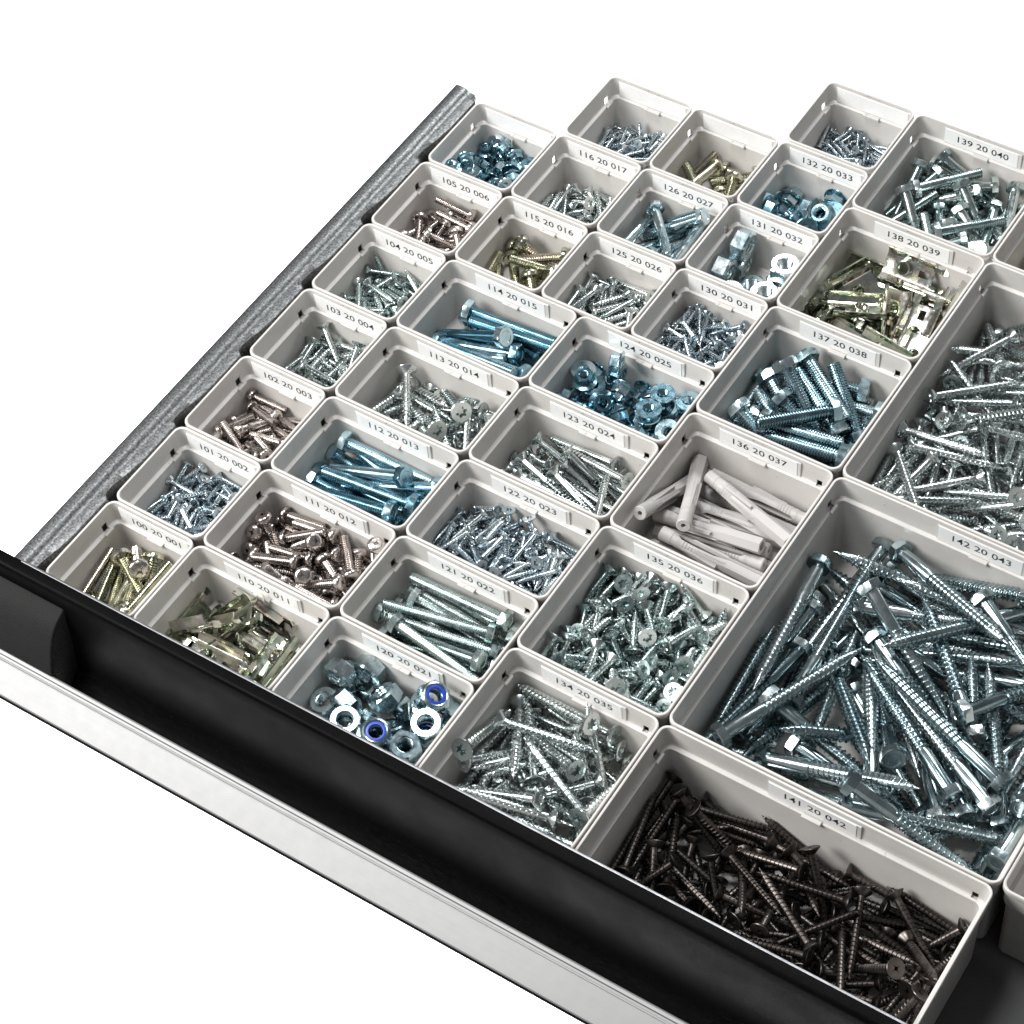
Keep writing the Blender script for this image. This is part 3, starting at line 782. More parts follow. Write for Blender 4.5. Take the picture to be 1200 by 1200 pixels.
 '117': (30, [-65,147,109,112,-4,87,199,135,-173,-19,-256,16,121,198,22,37,163,112,-187,71,131,171,140,182,-20,16,-29,145,89,12,-207,-21,102,167,37,-239,199,70,-220,9,-145,120,103,-160,-45,-105,-37,85,46,93,-162,28,98,-352,-71,-56,249,117,0,-180,-118,116,68,159,70,-193,286,27,-348,11,-33,128,87,-158,54,-207,125,80,139,-24,-66,287,45,-348,38,127,-29,143,-293,6,130,203,94,293,15,-150,143,65,123,-14,-78,106,73,-176,39,205,-11,68,306,70,48,138,60,-177,45,212,77,137,207,70,9,159,60,184,-21,-287,-18,88,-169,25,-193,182,27,345,11,70,48,56,38,55,171,-31,106,346,-8,31,-106,84,215,11,-287,51,28,-169,12,28,90,27,71,11,117,111,70,79,73,128,194,55,-121,-17,-34,-149,110,300,76,-135,121,27,-332,11,-20,139,40,-184,30,146,54,27,39,11,194,233,27,-8,11,110,-287,28,349,12,161,286,27,-348,11,-130,-278,27,12,11,162,-178,27,-305,11,186,25,52,134,50,287,-263,122,207,-130,-284,-193,27,-170,11,87,-103,50,180,-12,242,159,44,261,37,-42,-195,45,-230,38,124,-113,44,-174,38,-112,-81,27,52,11,191,-55,54,-31,-17,-132,-127,47,72,43,148,-287,63,11,-18,-175,-12,54,16,-14,184,-94,51,342,51,26,-135,27,177,11,286,47,48,193,44,255,209,68,255,71,153,-174,98,-67,-20,-256,-156,48,-200,44,287,-117,108,-192,40,224,-141,67,-223,-29,-274,-278,237,175,-157,192,287,79,-11,16,-138,-181,27,-295,11,100,-194,121,-304,-53,199,-145,111,-161,32,253,76,142,186,16,-50,-143,56,-259,-1,-172,-193,72,-162,-1,287,94,126,-192,-44,287,-142,183,191,-25,-178,-70,58,-65,58,-94,-198,95,-102,19,-214,-192,71,-182,45,253,-146,96,307,109,-4,-98,111,-125,42,189,-94,138,-327,25,-6,-216,116,-71,18]),
 '120': (26, [326,198,488,-330,-46,300,-49,154,245,-43,63,280,-378,123,322,-180,120,1,-233,256,294,177,120,-3,397,12,471,-346,-21,180,382,-205,488,5,-20,337,153,-198,454,-336,10,86,-397,-38,163,-14,-23,180,-96,-196,390,0,21,-61,-219,-41,286,-190,157,325,387,245,290,164,-5,0,-188,202,99,180,-120,-9,39,208,99,180,-120,-7,67,30,103,-39,-60,-28,249,162,343,-235,50,-115,394,2,355,12,22,-52,-402,198,168,0,0,-59,181,201,200,-300,51,100,-120,-29,99,-180,0,162,-285,40,57,0,0,-62,347,-200,381,-11,-18,-290,98,-196,351,-24,10,-182,-403,200,57,0,0,-300,29,-183,253,-359,-26,307,283,-200,278,23,1,180,-184,-242,242,-157,-101,-13,382,6,243,-360,25,-110,445,-200,210,180,-120,-180,410,150,99,180,120,219,-282,-207,57,0,0,-339,-28,-164,99,180,0,132,153,-170,57,-360,0,202,215,-189,178,-349,-20,307,399,-178,57,360,0,68,-388,-257,213,180,7,0,275,58,99,-180,120,-112]),
 '121': (15, [-11,230,301,169,122,171,-55,45,277,188,-1,209,108,-198,296,-164,61,176,21,-23,230,191,12,206,12,-126,241,158,46,176,58,124,193,-147,59,205,102,201,152,-228,115,-211,49,255,215,-183,34,-187,-99,-42,164,-168,85,197,104,-119,172,156,120,181,-18,146,110,-157,-49,161,88,56,111,168,71,-188,49,-259,215,5,173,360,-88,193,56,-171,120,212,71,-24,56,171,120,160,91,-137,56,171,120,-200,12,-253,56,-171,120,182,103,-223,145,-176,120,-162]),
 '122': (77, [317,-89,300,89,15,-148,93,274,-169,34,107,48,292,166,23,-214,120,228,-200,10,-90,-59,266,134,54,-356,279,177,-12,69,1,9,292,-113,33,211,-120,279,-235,33,-468,-6,218,170,5,-360,-112,246,112,39,356,241,254,-332,45,309,-16,256,202,3,-162,-183,258,339,33,-149,-132,264,-80,47,-335,32,260,135,33,235,113,211,-158,79,370,-36,261,205,36,-143,154,206,101,24,-126,228,162,228,148,269,229,185,-277,76,-418,-127,202,181,77,-313,186,193,-249,34,93,214,224,298,130,8,-41,260,197,-37,77,162,226,-98,43,94,32,243,213,32,-304,-81,228,191,-17,349,14,229,168,20,427,-145,300,-175,32,134,-158,277,-248,-33,61,-84,241,-175,56,-32,-45,236,-153,20,69,187,121,-347,84,349,235,206,336,31,-208,-81,177,-13,18,-153,91,163,-172,62,35,236,139,28,70,-282,-25,171,347,8,218,-1,244,79,-51,334,-180,207,3,-38,-457,106,66,157,44,-197,192,152,342,-20,-247,156,184,-196,-20,52,98,165,156,-111,41,140,182,22,-3,350,125,187,-99,-49,-467,-149,168,-170,4,163,31,220,-173,0,351,-188,147,-72,-48,333,-61,162,105,36,-405,-3,128,-141,14,105,-51,172,80,-35,-152,8,127,-242,-23,-300,276,105,-14,21,62,-103,140,224,19,311,192,143,-20,61,225,-13,196,254,-27,292,-208,181,274,-31,-366,29,145,-84,-36,-335,187,33,-350,10,-335,279,35,-350,10,-308,114,107,-75,23,45,-70,86,126,63,-98,-51,54,231,32,293,84,71,-207,51,315,146,131,347,-20,19,-170,207,-5,17,-327,236,49,12,-1,-311,-111,187,-40,2,-58,49,51,16,28,468,-31,271,190,-21,21,208,73,51,50,-335,-146,33,310,10,-5,-157,108,215,41,380,4,133,-143,27,-465,1,127,-167,-23,451,-167,263,210,-40,345,-216,232,-341,23,6,281,35,-10,10,-32,-146,70,-204,7,293,-20,61,-319,38,-299,29,75,260,55,358,229,120,-292,-58,348,248,71,344,50,1,235,33,350,10,-331,-219,210,-315,72,231,91,100,-104,75,-375,-220,185,77,-54,105,108,33,-32,10,-341,139,33,10,10,-215,80,33,-353,10,244,-15,33,-270,10,-10,95,33,317,10,-10,-227,33,62,10,-308,-279,33,350,10,31,4,33,6,10,337,279,35,-349,10,334,-160,33,36,10,276,-239,33,357,10,307,-231,85,302,-19,332,-281,57,350,34,353,106,58,-196,35,-304,-63,33,305,10,-291,-222,36,-30,12,280,-106,70,-289,49,-382,-86,85,-175,-4,93,-79,88,143,0,-204,19,74,-130,-12,-48,-30,95,151,15,467,167,109,-191,-49,-90,19,107,166,-4,391,35,79,175,21,348,-135,110,82,-15,-226,-149,51,-48,-3,-3,-279,120,349,40,-16,-207,135,-38,41,-336,-279,117,350,2,447,-98,123,-216,-61,19,-281,162,10,-39,336,-281,160,10,7,-36,-159,151,334,-20,-199,-260,196,320,-77,-59,-214,167,356,-46,-150,-228,230,-28,15,270,-275,221,15,43]),
 '123': (26, [-47,267,220,-6,17,113,181,262,-16,16,190,113,180,345,52,-63,-91,206,333,14,-70,160,153,350,33,203,-129,226,321,21,210,61,116,344,41,40,-191,277,-357,7,301,-5,250,-134,19,124,-41,167,331,18,133,12,139,-14,3,126,185,162,-19,-4,-126,146,44,355,7,-104,-89,147,356,6,76,90,75,357,21,-17,-29,119,345,13,3,268,148,-7,7,-11,208,107,-355,11,-178,60,44,357,7,-65,264,86,-354,-8,184,181,44,-20,7,83,-194,194,343,9,-87,8,75,-348,-4,182,268,45,-7,7,187,-23,44,0,7,-168,-144,101,346,-15,-184,-188,44,-346,7,167,-154,76,-25,-5,127,-95,44,-8,7,-21,-208,79,359,23,184,-221,115,30,13,184,-270,155,353,10,-185,-270,252,353,-32,188,-240,238,-2,-3]),
 '124': (36, [257,-62,376,360,0,231,-338,41,290,0,0,131,270,102,376,360,0,-139,-68,89,242,-180,-120,-352,-137,-52,226,-37,75,-133,-156,182,414,-180,0,212,420,195,290,360,0,-179,417,-69,256,358,66,-176,0,-43,151,-302,110,355,-409,136,205,360,0,-256,-403,-79,167,180,120,-177,3,185,81,-180,0,0,243,-55,290,360,0,215,-274,47,205,-360,0,-256,-173,220,253,-180,-120,-179,-5,270,81,180,-120,0,-404,253,81,-180,120,359,269,128,253,-180,120,-207,-272,-134,167,-180,0,-180,241,-228,294,56,24,-222,242,182,129,-360,0,145,126,214,194,-302,53,-293,-95,84,81,-180,120,-96,-210,220,129,0,0,179,-215,14,81,-180,-120,-276,222,-44,205,360,0,-293,128,54,81,180,-120,85,-401,87,81,180,120,-346,86,-98,81,180,0,-73,411,42,167,-180,-120,188,228,202,44,360,0,152,334,-220,250,-61,-2,177,409,225,205,-360,0,338,-146,-264,283,-195,123,351,404,195,81,180,120,264,-408,-216,242,-180,0,0,243,-22,81,-180,-120,9,-403,-44,44,360,0,126,-125,-98,81,38,58,138,334,-166,129,360,0,-298,-400,-219,81,-180,120,-177,-207,223,44,0,0,-142,11,-215,44,0,0,123,400,-225,44,360,0,349,419,-5,44,0,0,302,-256,-196,44,0,0,-232,225,-228,44,0,0,228,458,-219,167,180,0,-180,-265,-270,167,180,0,360,13,-221,129,0,0,-190,23,-264,253,180,120,8,164,-218,172,74,-9,182]),
 '125': (26, [-24,34,244,145,-44,80,-50,276,114,25,-203,-91,246,158,-6,-276,-146,206,169,35,102,-113,255,116,-10,-57,88,163,225,28,54,-7,254,-261,2,29,276,169,-10,18,-276,42,153,168,55,77,210,193,-22,49,250,-170,241,222,60,-101,6,160,227,8,-122,259,108,-348,20,-73,122,70,-251,43,115,-158,213,-273,-30,165,33,165,165,-4,-201,-60,191,-159,13,-223,-15,38,183,10,-27,110,126,-77,15,-22,-52,176,-125,-43,90,131,168,150,-34,-238,18,105,195,21,41,178,100,-34,-3,65,-72,155,-114,-32,-19,-69,94,-346,15,-117,132,38,190,10,-17,78,38,131,10,91,70,38,142,10,-57,-154,179,-339,-26,132,276,40,-10,11,275,120,164,191,33,-6,-34,38,-223,10,-267,-129,157,-160,-25,220,-73,38,-203,10,-168,-15,38,-181,10,276,-132,40,-190,11,-276,-60,40,-170,11,-18,-274,38,349,10,-6,-122,93,15,-27,-13,9,85,44,5,50,-249,82,342,21,272,28,76,192,-15,237,104,113,-232,-17,-131,-276,179,349,46,226,36,165,-179,-32,245,-26,201,-221,-7,270,-124,200,-198,-51,101,-268,217,347,24]),
 '126': (11, [13,143,244,77,-92,301,-40,39,265,190,-61,-283,196,-26,255,193,36,4,-216,26,211,-221,61,-7,-25,38,155,-153,6,327,-45,201,205,284,94,-57,58,1,158,120,-55,14,156,24,113,94,132,300,161,-36,187,180,60,322,-120,-44,128,62,135,-176,-143,-8,53,-169,120,-7,100,23,53,169,120,304,10,-227,115,181,138,176]),
 '127': (8, [-79,-3,210,182,-35,187,-118,206,206,39,106,131,147,82,4,-200,114,104,-205,-20,-136,-50,159,-76,-3,114,257,60,-349,12,-67,109,57,-88,11,146,-52,156,117,3,-109,-128,57,-348,11,111,-206,57,-5,11,219,32,57,-204,11,-11,-257,108,349,3]),
 '130': (49, [-38,125,248,217,17,-103,176,230,242,24,-149,-49,242,0,44,107,199,245,75,24,-93,35,256,305,13,-4,177,234,16,69,192,-77,256,314,-29,54,97,210,-75,54,-186,162,219,-170,5,156,205,214,-129,57,-154,-7,230,343,3,116,-73,153,-261,108,-12,-139,279,-88,-54,49,155,183,261,34,-231,115,217,-187,-34,229,-89,204,200,68,209,215,243,-112,59,-13,77,190,307,-55,147,-86,208,146,-29,-182,173,123,-291,48,-65,225,113,-357,44,-199,156,179,218,9,-156,-92,191,-167,21,-282,-124,209,-168,50,120,181,162,-35,2,-96,-47,179,200,23,109,62,195,-260,3,-49,-150,249,-276,35,-2,170,62,-212,53,-178,-37,137,-17,-3,284,-109,193,-201,119,134,222,151,313,20,220,182,207,-210,8,-183,13,128,16,31,-97,-109,124,340,40,-34,-179,183,191,30,-77,-172,208,-130,3,201,-22,96,355,88,-5,171,132,213,18,140,88,99,-312,48,124,-204,190,67,50,-138,282,30,-11,11,-186,280,119,-20,88,165,25,107,-301,25,59,-206,280,-7,-14,-262,-113,150,-134,58,-130,148,104,-276,39,44,269,115,1,18,-65,132,94,189,86,128,123,133,268,-28,-83,19,86,336,-16,154,136,52,-324,40,-172,243,32,346,11,-125,-139,94,203,-5,-171,2,30,-333,11,229,86,133,261,-36,-173,101,30,-352,11,283,159,169,-192,45,2,-152,209,-233,61,149,-29,30,325,11,176,284,32,-349,11,94,-270,30,333,11,-187,-128,30,42,11,-172,161,32,345,11,96,87,30,-346,11,37,-86,30,-51,11,130,-214,50,-303,37,169,190,30,-331,11,172,241,33,13,13,1,-97,62,-91,-16,-101,-26,40,-315,3,179,233,75,-73,-14,171,67,57,33,-12,-173,-282,30,349,11,171,-80,30,-29,11,-178,104,81,299,41,120,-281,105,15,-58,-181,-239,59,-27,8,172,-284,137,12,-44,-191,-153,68,-47,-22,-124,197,49,345,35,161,10,67,15,-19,89,-153,92,74,3,-194,-175,109,-181,-6,257,-120,83,190,34,176,-150,93,-348,84,274,171,117,202,-26,9,-167,110,95,-27,171,-283,196,11,-26,-170,-240,143,317,26,-36,-175,85,343,76,222,-120,135,-232,-22,-172,-283,158,349,-14,194,-118,168,-188,18,282,-180,163,-194,75,13,-168,156,192,-32,228,-209,136,-64,169,282,172,210,192,-48,-93,-283,262,348,-41,152,-283,262,349,-10]),
 '131': (8, [-179,187,315,-180,-120,-185,204,124,305,360,0,-70,-232,0,192,-180,120,180,208,-192,305,0,0,-301,-200,192,106,-180,0,-180,-14,23,62,0,0,222,208,58,183,360,0,-300,-66,-203,183,360,0,229,-252,-192,106,180,0,-180,199,-167,62,0,0,-172,184,130,62,-360,0,358,205,-178,183,0,0,-53,-63,-196,62,0,0,-151]),
 '132': (13, [172,-22,343,-59,10,-345,-61,-9,203,47,-61,-68,129,267,190,-180,20,360,-168,-178,361,180,120,180,-210,267,91,-180,120,0,-61,210,91,180,120,-180,166,-213,314,-298,21,-105,-248,-24,270,-180,0,178,-206,70,91,-180,-120,348,-210,171,91,-180,120,0,208,23,264,300,0,358,205,121,215,-300,-1,0,68,41,111,256,72,26,-207,-58,91,-180,-120,4,216,-14,91,180,120,181,-187,-218,47,0,0,-230,267,208,91,-180,-120,180,-267,-208,182,-180,-120,-180,215,-204,99,-60,54,-325,168,-201,212,65,-3,-66,-176,-207,182,180,120,180,39,-100,91,180,120,156,14,-267,91,180,120,360,121,213,47,360,0,-266,-28,-212,235,-39,-82,-123]),
 '133': (33, [70,130,133,228,21,-287,140,128,-168,-38,-163,191,141,165,-25,-77,90,136,-72,14,-140,51,96,309,12,-20,185,112,228,60,-119,84,108,-46,-20,-150,164,100,121,39,41,165,90,-219,78,-171,229,96,-326,54,164,204,117,-12,-18,-140,103,66,79,68,138,279,85,-338,-11,6,-22,152,-285,18,132,-122,156,226,-1,192,156,117,-24,10,189,144,53,-301,53,-93,219,86,60,34,85,153,78,-270,14,-284,193,28,170,12,-87,206,47,5,42,-212,202,64,-198,-26,-287,78,46,168,40,217,-5,98,183,113,200,69,115,-75,-23,136,235,92,21,0,-137,-16,53,306,53,-135,247,27,-355,11,122,64,47,56,42,-139,287,35,-11,21,249,-15,159,-252,43,-111,-116,106,131,23,106,192,27,205,11,-150,42,52,-328,-14,-136,149,42,-40,34,131,-99,107,216,-17,227,206,145,-146,29,158,142,27,188,11,53,154,27,245,11,33,110,44,-115,37,-57,116,27,-174,11,268,-178,27,221,11,-285,-146,27,167,11,286,77,27,-192,11,-116,-196,27,-247,11,55,-155,27,233,11,61,-8,28,-332,12,155,-268,27,41,11,-166,-204,50,-278,-12,-133,-92,28,-346,11,187,-25,27,136,11,277,167,51,-183,49,-271,-112,70,-143,-34,-192,-53,54,-219,54,69,-138,65,-268,0,-28,-157,45,89,40,123,-129,33,-176,20,152,0,60,-283,-21,222,192,68,206,-32,198,-287,53,348,39,167,-193,77,-342,26,-171,-36,85,-21,-13,192,-149,73,17,-8,163,-102,60,182,61,-181,-243,79,-327,22,-134,-94,81,331,49,-50,-278,55,25,-16,196,-160,114,157,-18,241,-154,107,-206,-6,281,287,150,-248,-167,-28,-62,90,128,-38,-117,-216,112,59,-8,186,-286,108,347,53,-133,-266,90,44,-11,287,-173,99,193,65,-124,-166,145,198,-13,-264,-197,99,114,84,94,-119,107,-148,30,-192,-184,75,-240,79,219,-197,149,-112,-24,-45,-192,143,-189,-34,237,-154,145,252,3,51,-58,125,-163,36,9,-110,122,-165,9,287,-218,238,193,-69]),
 '134': (39, [-60,198,371,-338,3,-170,413,374,-19,34,-59,-356,368,39,-29,-250,110,296,240,-31,150,-37,354,-41,-25,-173,-301,306,26,33,-448,78,313,-172,62,-159,139,308,-106,18,-94,172,260,-36,38,-18,395,194,10,6,448,108,282,-188,39,122,-123,273,96,-1,-264,51,222,-242,47,239,281,268,-91,-70,263,128,217,274,45,62,-129,180,346,-35,124,156,211,-248,27,-67,448,289,-7,16,20,448,141,-7,-21,-188,42,232,119,-41,-448,142,130,173,-15,-88,41,242,112,-30,-365,28,105,-153,29,34,-384,302,-346,7,-65,234,236,327,-46,-417,-143,106,-163,30,79,142,122,-70,36,149,340,56,335,8,153,-313,160,323,29,-64,-61,199,-354,2,19,-223,140,-349,-22,-130,172,53,252,7,358,-129,127,226,0,-71,32,118,-48,3,334,-104,53,178,7,142,-355,221,17,-3,178,-83,53,201,7,-87,-50,53,-120,7,-349,-109,53,-205,7,5,-446,53,352,7,108,-424,127,343,13,79,-448,196,7,0,144,-446,288,8,8]),
 '135': (120, [405,336,302,-204,46,-141,-299,326,214,-13,263,162,346,-220,8,-25,40,332,-125,-35,364,84,284,-150,60,-61,-334,305,167,-11,-252,-17,290,-188,36,-460,281,243,162,36,162,460,303,-23,-85,16,342,275,213,19,22,155,310,269,-5,-5,94,290,-79,65,75,-227,283,25,66,48,-333,334,-103,63,-34,-136,275,290,43,-116,196,234,-308,131,-204,-347,292,-291,68,-325,426,165,-143,115,96,313,241,-175,53,272,-26,237,-273,74,445,-196,232,-193,132,-241,275,263,-230,17,-358,8,231,-169,47,312,8,277,230,-16,-457,-372,266,161,54,432,-125,229,-303,116,-385,327,219,157,16,322,-417,336,-343,25,441,36,303,-189,-34,290,-345,262,143,47,298,298,305,319,61,-30,-4,264,323,61,-80,291,227,350,140,-171,341,297,163,0,-262,-308,288,-303,15,-368,-309,233,189,42,-396,-23,176,218,31,135,342,286,186,-49,135,-8,284,-201,-25,-296,-18,234,205,68,160,-396,284,202,86,-254,352,203,186,-2,93,459,121,-330,111,-10,439,139,-358,82,460,-271,212,-205,96,237,-268,258,139,7,233,308,275,-117,-16,247,-346,301,-187,-20,-20,311,226,-148,-5,51,253,173,60,25,-374,182,222,121,-91,6,-101,215,-336,18,277,76,204,342,-37,135,-302,292,-274,-2,365,343,141,241,0,-163,280,242,-206,-1,-173,-2,235,106,36,-384,-227,121,92,46,386,460,216,-260,-158,-272,-267,232,143,-1,373,249,199,-213,-22,-458,300,184,-162,-24,165,-302,225,168,23,-404,-228,181,209,39,-176,-324,178,139,44,15,72,144,-324,29,-222,112,87,312,72,-177,-390,262,77,-84,-213,-83,152,277,4,-331,92,72,-41,58,-286,87,180,-319,-61,458,358,241,-197,18,432,-369,214,235,2,-426,-346,210,-161,-1,155,113,252,-263,-14,151,6,158,-324,-13,460,47,250,197,25,-403,350,147,186,-7,-346,447,42,-351,17,-175,375,194,-143,-49,5,246,105,-10,18,-32,128,189,19,-3,329,375,199,-321,-1,-99,-342,262,-217,34,-33,1,196,-220,-49,-134,-446,224,9,43,286,-286,205,-130,2,9,384,77,-339,63,17,-114,96,253,9,58,-119,149,-281,12,300,233,128,344,-13,303,-101,167,340,34,379,-2,210,-227,27,-298,412,80,20,-14,-210,-249,160,-335,22,-303,-118,93,46,-20,154,43,85,-65,36,307,288,220,-252,-38,99,386,93,-303,72,-116,161,147,315,29,323,-256,100,-52,10,-343,-124,42,-301,17,-11,458,42,-342,17,-186,418,150,-291,-8,-98,94,119,-40,-51,-322,-45,94,-317,10,23,-296,206,106,-16,-19,339,42,-26,17,-238,-343,222,-216,5,-275,36,42,-19,17,-334,294,75,324,20,-134,-214,42,-44,17,132,-226,106,103,6,-9,-299,149,-27,3,263,-183,150,-10,-26,-5,-101,42,-343,17,-344,-12,42,341,17,226,122,42,43,17,310,-314,107,318,53,-342,169,90,-314,-6,-359,-280,46,16,22,-327,221,42,354,17,-48,286,47,330,23,287,83,78,2,-12,-456,-322,130,-157,-48,-274,160,42,-1,17,235,209,42,-317,17,276,8,42,-322,17,-350,350,42,-12,17,-326,-203,62,36,45,342,-67,110,44,57,-372,-366,79,15,64,343,-35,42,27,17,366,244,70,278,56,248,-191,42,312,17,266,101,142,-88,-22,100,-354,234,-179,1,460,278,169,-197,7,343,323,42,53,17,30,-349,42,-348,17,93,-227,42,-66,17,-278,-344,42,-10,17,294,-458,42,342,17,345,-292,42,67,17,-78,225,42,-50,17,-56,-460,65,341,51,355,457,42,-342,17,347,-400,42,-2,17,-27,-43,42,17,17,33,-460,90,339,75,315,376,42,-318,17,-359,-460,46,17,21,459,174,82,197,-13,341,-388,99,318,-18,347,-135,42,5,17,16,-363,102,-32,-29,309,-435,125,301,54,208,-457,170,342,-8,393,-460,282,73,-152,-353,-432,149,356,0]),
 '136': (16, [78,-246,213,171,-16,-176,100,184,286,-207,154,117,-58,-84,250,-197,72,178,97,375,165,-191,144,-190,-299,117,277,-84,131,-226,81,123,169,185,132,-168,-11,-147,151,-172,-1,-169,-438,18,257,-28,118,-213,49,310,62,-180,144,180,-41,-5,157,-157,143,-153,30,-328,124,-190,107,-187,97,63,62,191,144,-166,64,-218,62,-191,144,181,33,185,64,187,127,189,73,-66,62,191,144,-165,16,437,62,-180,72,-180,26,-437,62,-181,72,180,-72,-440,183,-184,-37,185]),
 '137': (24, [48,-168,478,-195,56,-91,188,-302,379,-180,3,-161,45,233,388,146,120,-273,224,225,319,-317,-130,-128,-46,58,383,22,-113,-84,101,-216,388,-177,-144,197,55,116,341,-207,-47,-227,-169,-272,245,-74,-133,43,87,-118,345,109,100,-263,-124,-2,308,134,90,-275,6,337,297,328,174,-360,191,266,227,163,77,180,-112,-127,279,-192,7,-240,-432,-63,168,-150,-57,-22,-69,-34,186,138,171,-185,28,430,199,151,53,-185,-414,157,76,-168,67,7,-198,-238,157,235,114,249,154,148,170,-173,77,206,96,331,130,-218,128,-224,370,-1,70,-166,120,340,-227,10,113,-155,14,-8,38,130,70,166,120,134,188,-62,132,-140,-69,-221,-32,406,70,166,120,-191,192,-366,278,274,132,303,46,-425,70,166,120,178,-91,-336,69,-173,0,188,13,-433,209,-353,176,0]),
 '138': (19, [61,425,295,-251,0,0,-165,-131,341,-336,-19,-294,273,93,200,358,-38,191,-237,-20,295,275,27,-246,106,13,196,263,63,-140,-315,171,205,274,-23,-208,257,-379,263,-359,27,0,379,-265,145,357,52,-180,422,215,241,-243,39,-177,-258,428,84,-242,0,0,258,408,89,236,0,0,-54,17,206,-2,1,-179,-442,-16,116,194,0,-184,21,-379,235,-359,33,0,-331,-380,222,0,111,360,-145,17,48,-350,0,-2,84,236,124,-359,0,0,-245,-258,125,0,-1,178,380,-36,42,0,0,180,-145,-182,42,0,0,-2,-137,-380,42,360,0,360,-137,247,42,360,0,358,16,-370,151,358,-33,-359]),
 '139': (34, [212,-118,368,184,-70,-99,-135,221,377,-199,143,253,-205,-176,277,105,-38,-236,388,223,262,126,108,349,160,90,287,-107,-53,77,325,-27,295,160,160,-351,-100,142,278,-150,-5,-119,-379,53,273,102,-79,-305,-60,420,278,124,12,-188,-295,-112,255,-229,75,262,-48,300,297,-185,41,-120,258,-80,248,110,-96,-183,-355,132,221,48,132,180,32,-182,220,-154,51,75,447,-252,349,-7,-93,180,47,-342,257,117,-91,286,-3,-270,181,269,-102,10,290,111,187,239,56,-243,187,-280,202,24,-112,-119,-130,447,193,-7,143,360,-153,283,216,194,126,-178,81,336,192,203,13,167,-216,-108,199,-235,-138,-2,-278,153,62,-167,84,0,-1,297,125,226,114,279,417,132,151,156,-72,-352,163,-384,268,87,93,144,340,-47,55,173,0,-347,-64,-39,137,134,-44,314,-33,-151,139,136,68,259,-291,-87,133,82,175,-80,287,-272,240,-192,1,86,-275,-233,55,-173,0,-54,-367,27,57,-163,131,-356,-440,95,55,-173,0,-9,-48,220,56,-168,120,48,-54,-2,56,168,120,27,128,46,55,-173,0,-308,440,52,56,-168,120,20,300,-101,119,153,119,30,78,-40,109,258,167,114,-214,-447,92,7,158,360,-228,-392,167,121,-13,-159,-20,-446,306,177,-60,-185]),
 '141': (107, [479,80,262,221,6,-191,46,309,307,-22,49,-11,321,-56,-19,70,175,308,22,-2,-992,28,235,-158,-9,789,280,219,298,34,-247,247,251,5,31,642,-63,230,-15,104,264,3,262,-263,-27,-749,12,265,-134,6,52,-260,268,18,21,895,113,300,272,-74,170,216,246,272,74,-531,-131,214,318,-17,611,112,199,352,-27,-904,82,233,184,-7,-559,412,213,-330,10,-74,-70,234,-345,9,-536,276,200,-351,86,474,-91,240,-128,22,766,457,200,-7,-14,-26,65,267,-172,19,546,270,194,-310,16,783,421,107,-333,40,-653,249,231,322,56,26,372,226,348,-15,-361,-107,149,260,61,624,-89,113,-302,39,-574,20,175,340,17,507,457,176,-353,18,-797,-295,247,107,59,-558,386,160,20,-5,982,137,225,-208,44,912,-315,216,128,90,-272,45,247,236,-46,844,260,138,99,56,-120,457,193,-8,-51,503,-247,182,55,26,48,-114,156,34,18,-1020,192,179,172,33,-726,-152,209,-42,15,-115,86,157,-214,17,-727,-259,215,235,41,671,349,99,-7,11,133,280,227,324,27,656,-33,157,195,-9,767,170,158,-5,-35,-626,-74,90,212,30,-269,19,155,185,12,-589,334,128,-337,10,348,35,142,345,6,851,-160,151,161,13,1015,-216,175,191,73,-1020,-205,171,-173,-10,-134,-72,128,50,51,94,171,168,-337,23,49,-65,108,315,1,32,263,196,275,-28,760,96,99,351,-10,767,-13,220,-9,6,-828,0,117,154,45,-219,216,98,-315,21,-378,214,84,44,28,-966,2,133,174,3,-524,425,106,354,39,-683,-196,99,46,35,217,287,158,-292,-40,103,315,113,-293,-20,519,-299,218,24,11,-887,-35,135,-171,-13,-757,223,145,-300,-34,388,407,44,12,7,361,-95,44,165,7,-309,134,44,143,7,-709,-163,152,-294,10,-619,106,68,266,-2,200,237,91,-237,-2,519,-184,108,-49,4,680,289,44,-347,7,247,-19,113,-154,43,800,-149,122,-231,48,744,358,44,18,7,-359,-222,86,213,3,10,-336,250,-317,10,-682,-289,78,43,24,-837,103,44,217,7,975,-203,117,-189,-22,193,-68,44,-157,7,-650,457,84,-353,19,444,-117,44,-177,7,-538,-75,44,278,7,-604,-375,234,28,22,293,-18,44,174,7,-169,59,44,-162,7,766,241,47,15,8,71,-234,92,14,17,-766,387,44,-43,7,-566,398,44,-29,7,135,-268,146,-16,-30,-81,398,44,-37,7,641,-88,44,-188,7,-616,-313,134,22,16,937,-12,44,-201,7,572,-407,242,326,17,769,37,96,-7,3,60,-142,44,236,7,-1018,-121,44,-172,7,-26,-405,132,323,40,-5,-388,44,-10,7,-763,-455,44,8,7,-754,-388,75,29,-4,-246,-341,134,6,-9,632,-423,44,23,7,-125,-426,118,343,45,752,-378,166,316,-32,573,-457,96,353,-2,-609,-457,190,8,-30,156,-382,191,-17,-3,738,-448,159,352,9,95,-457,206,8,27,-766,-390,268,356,-15,-49,-424,222,25,21,-640,-455,259,352,28,602,-425,302,352,26]),
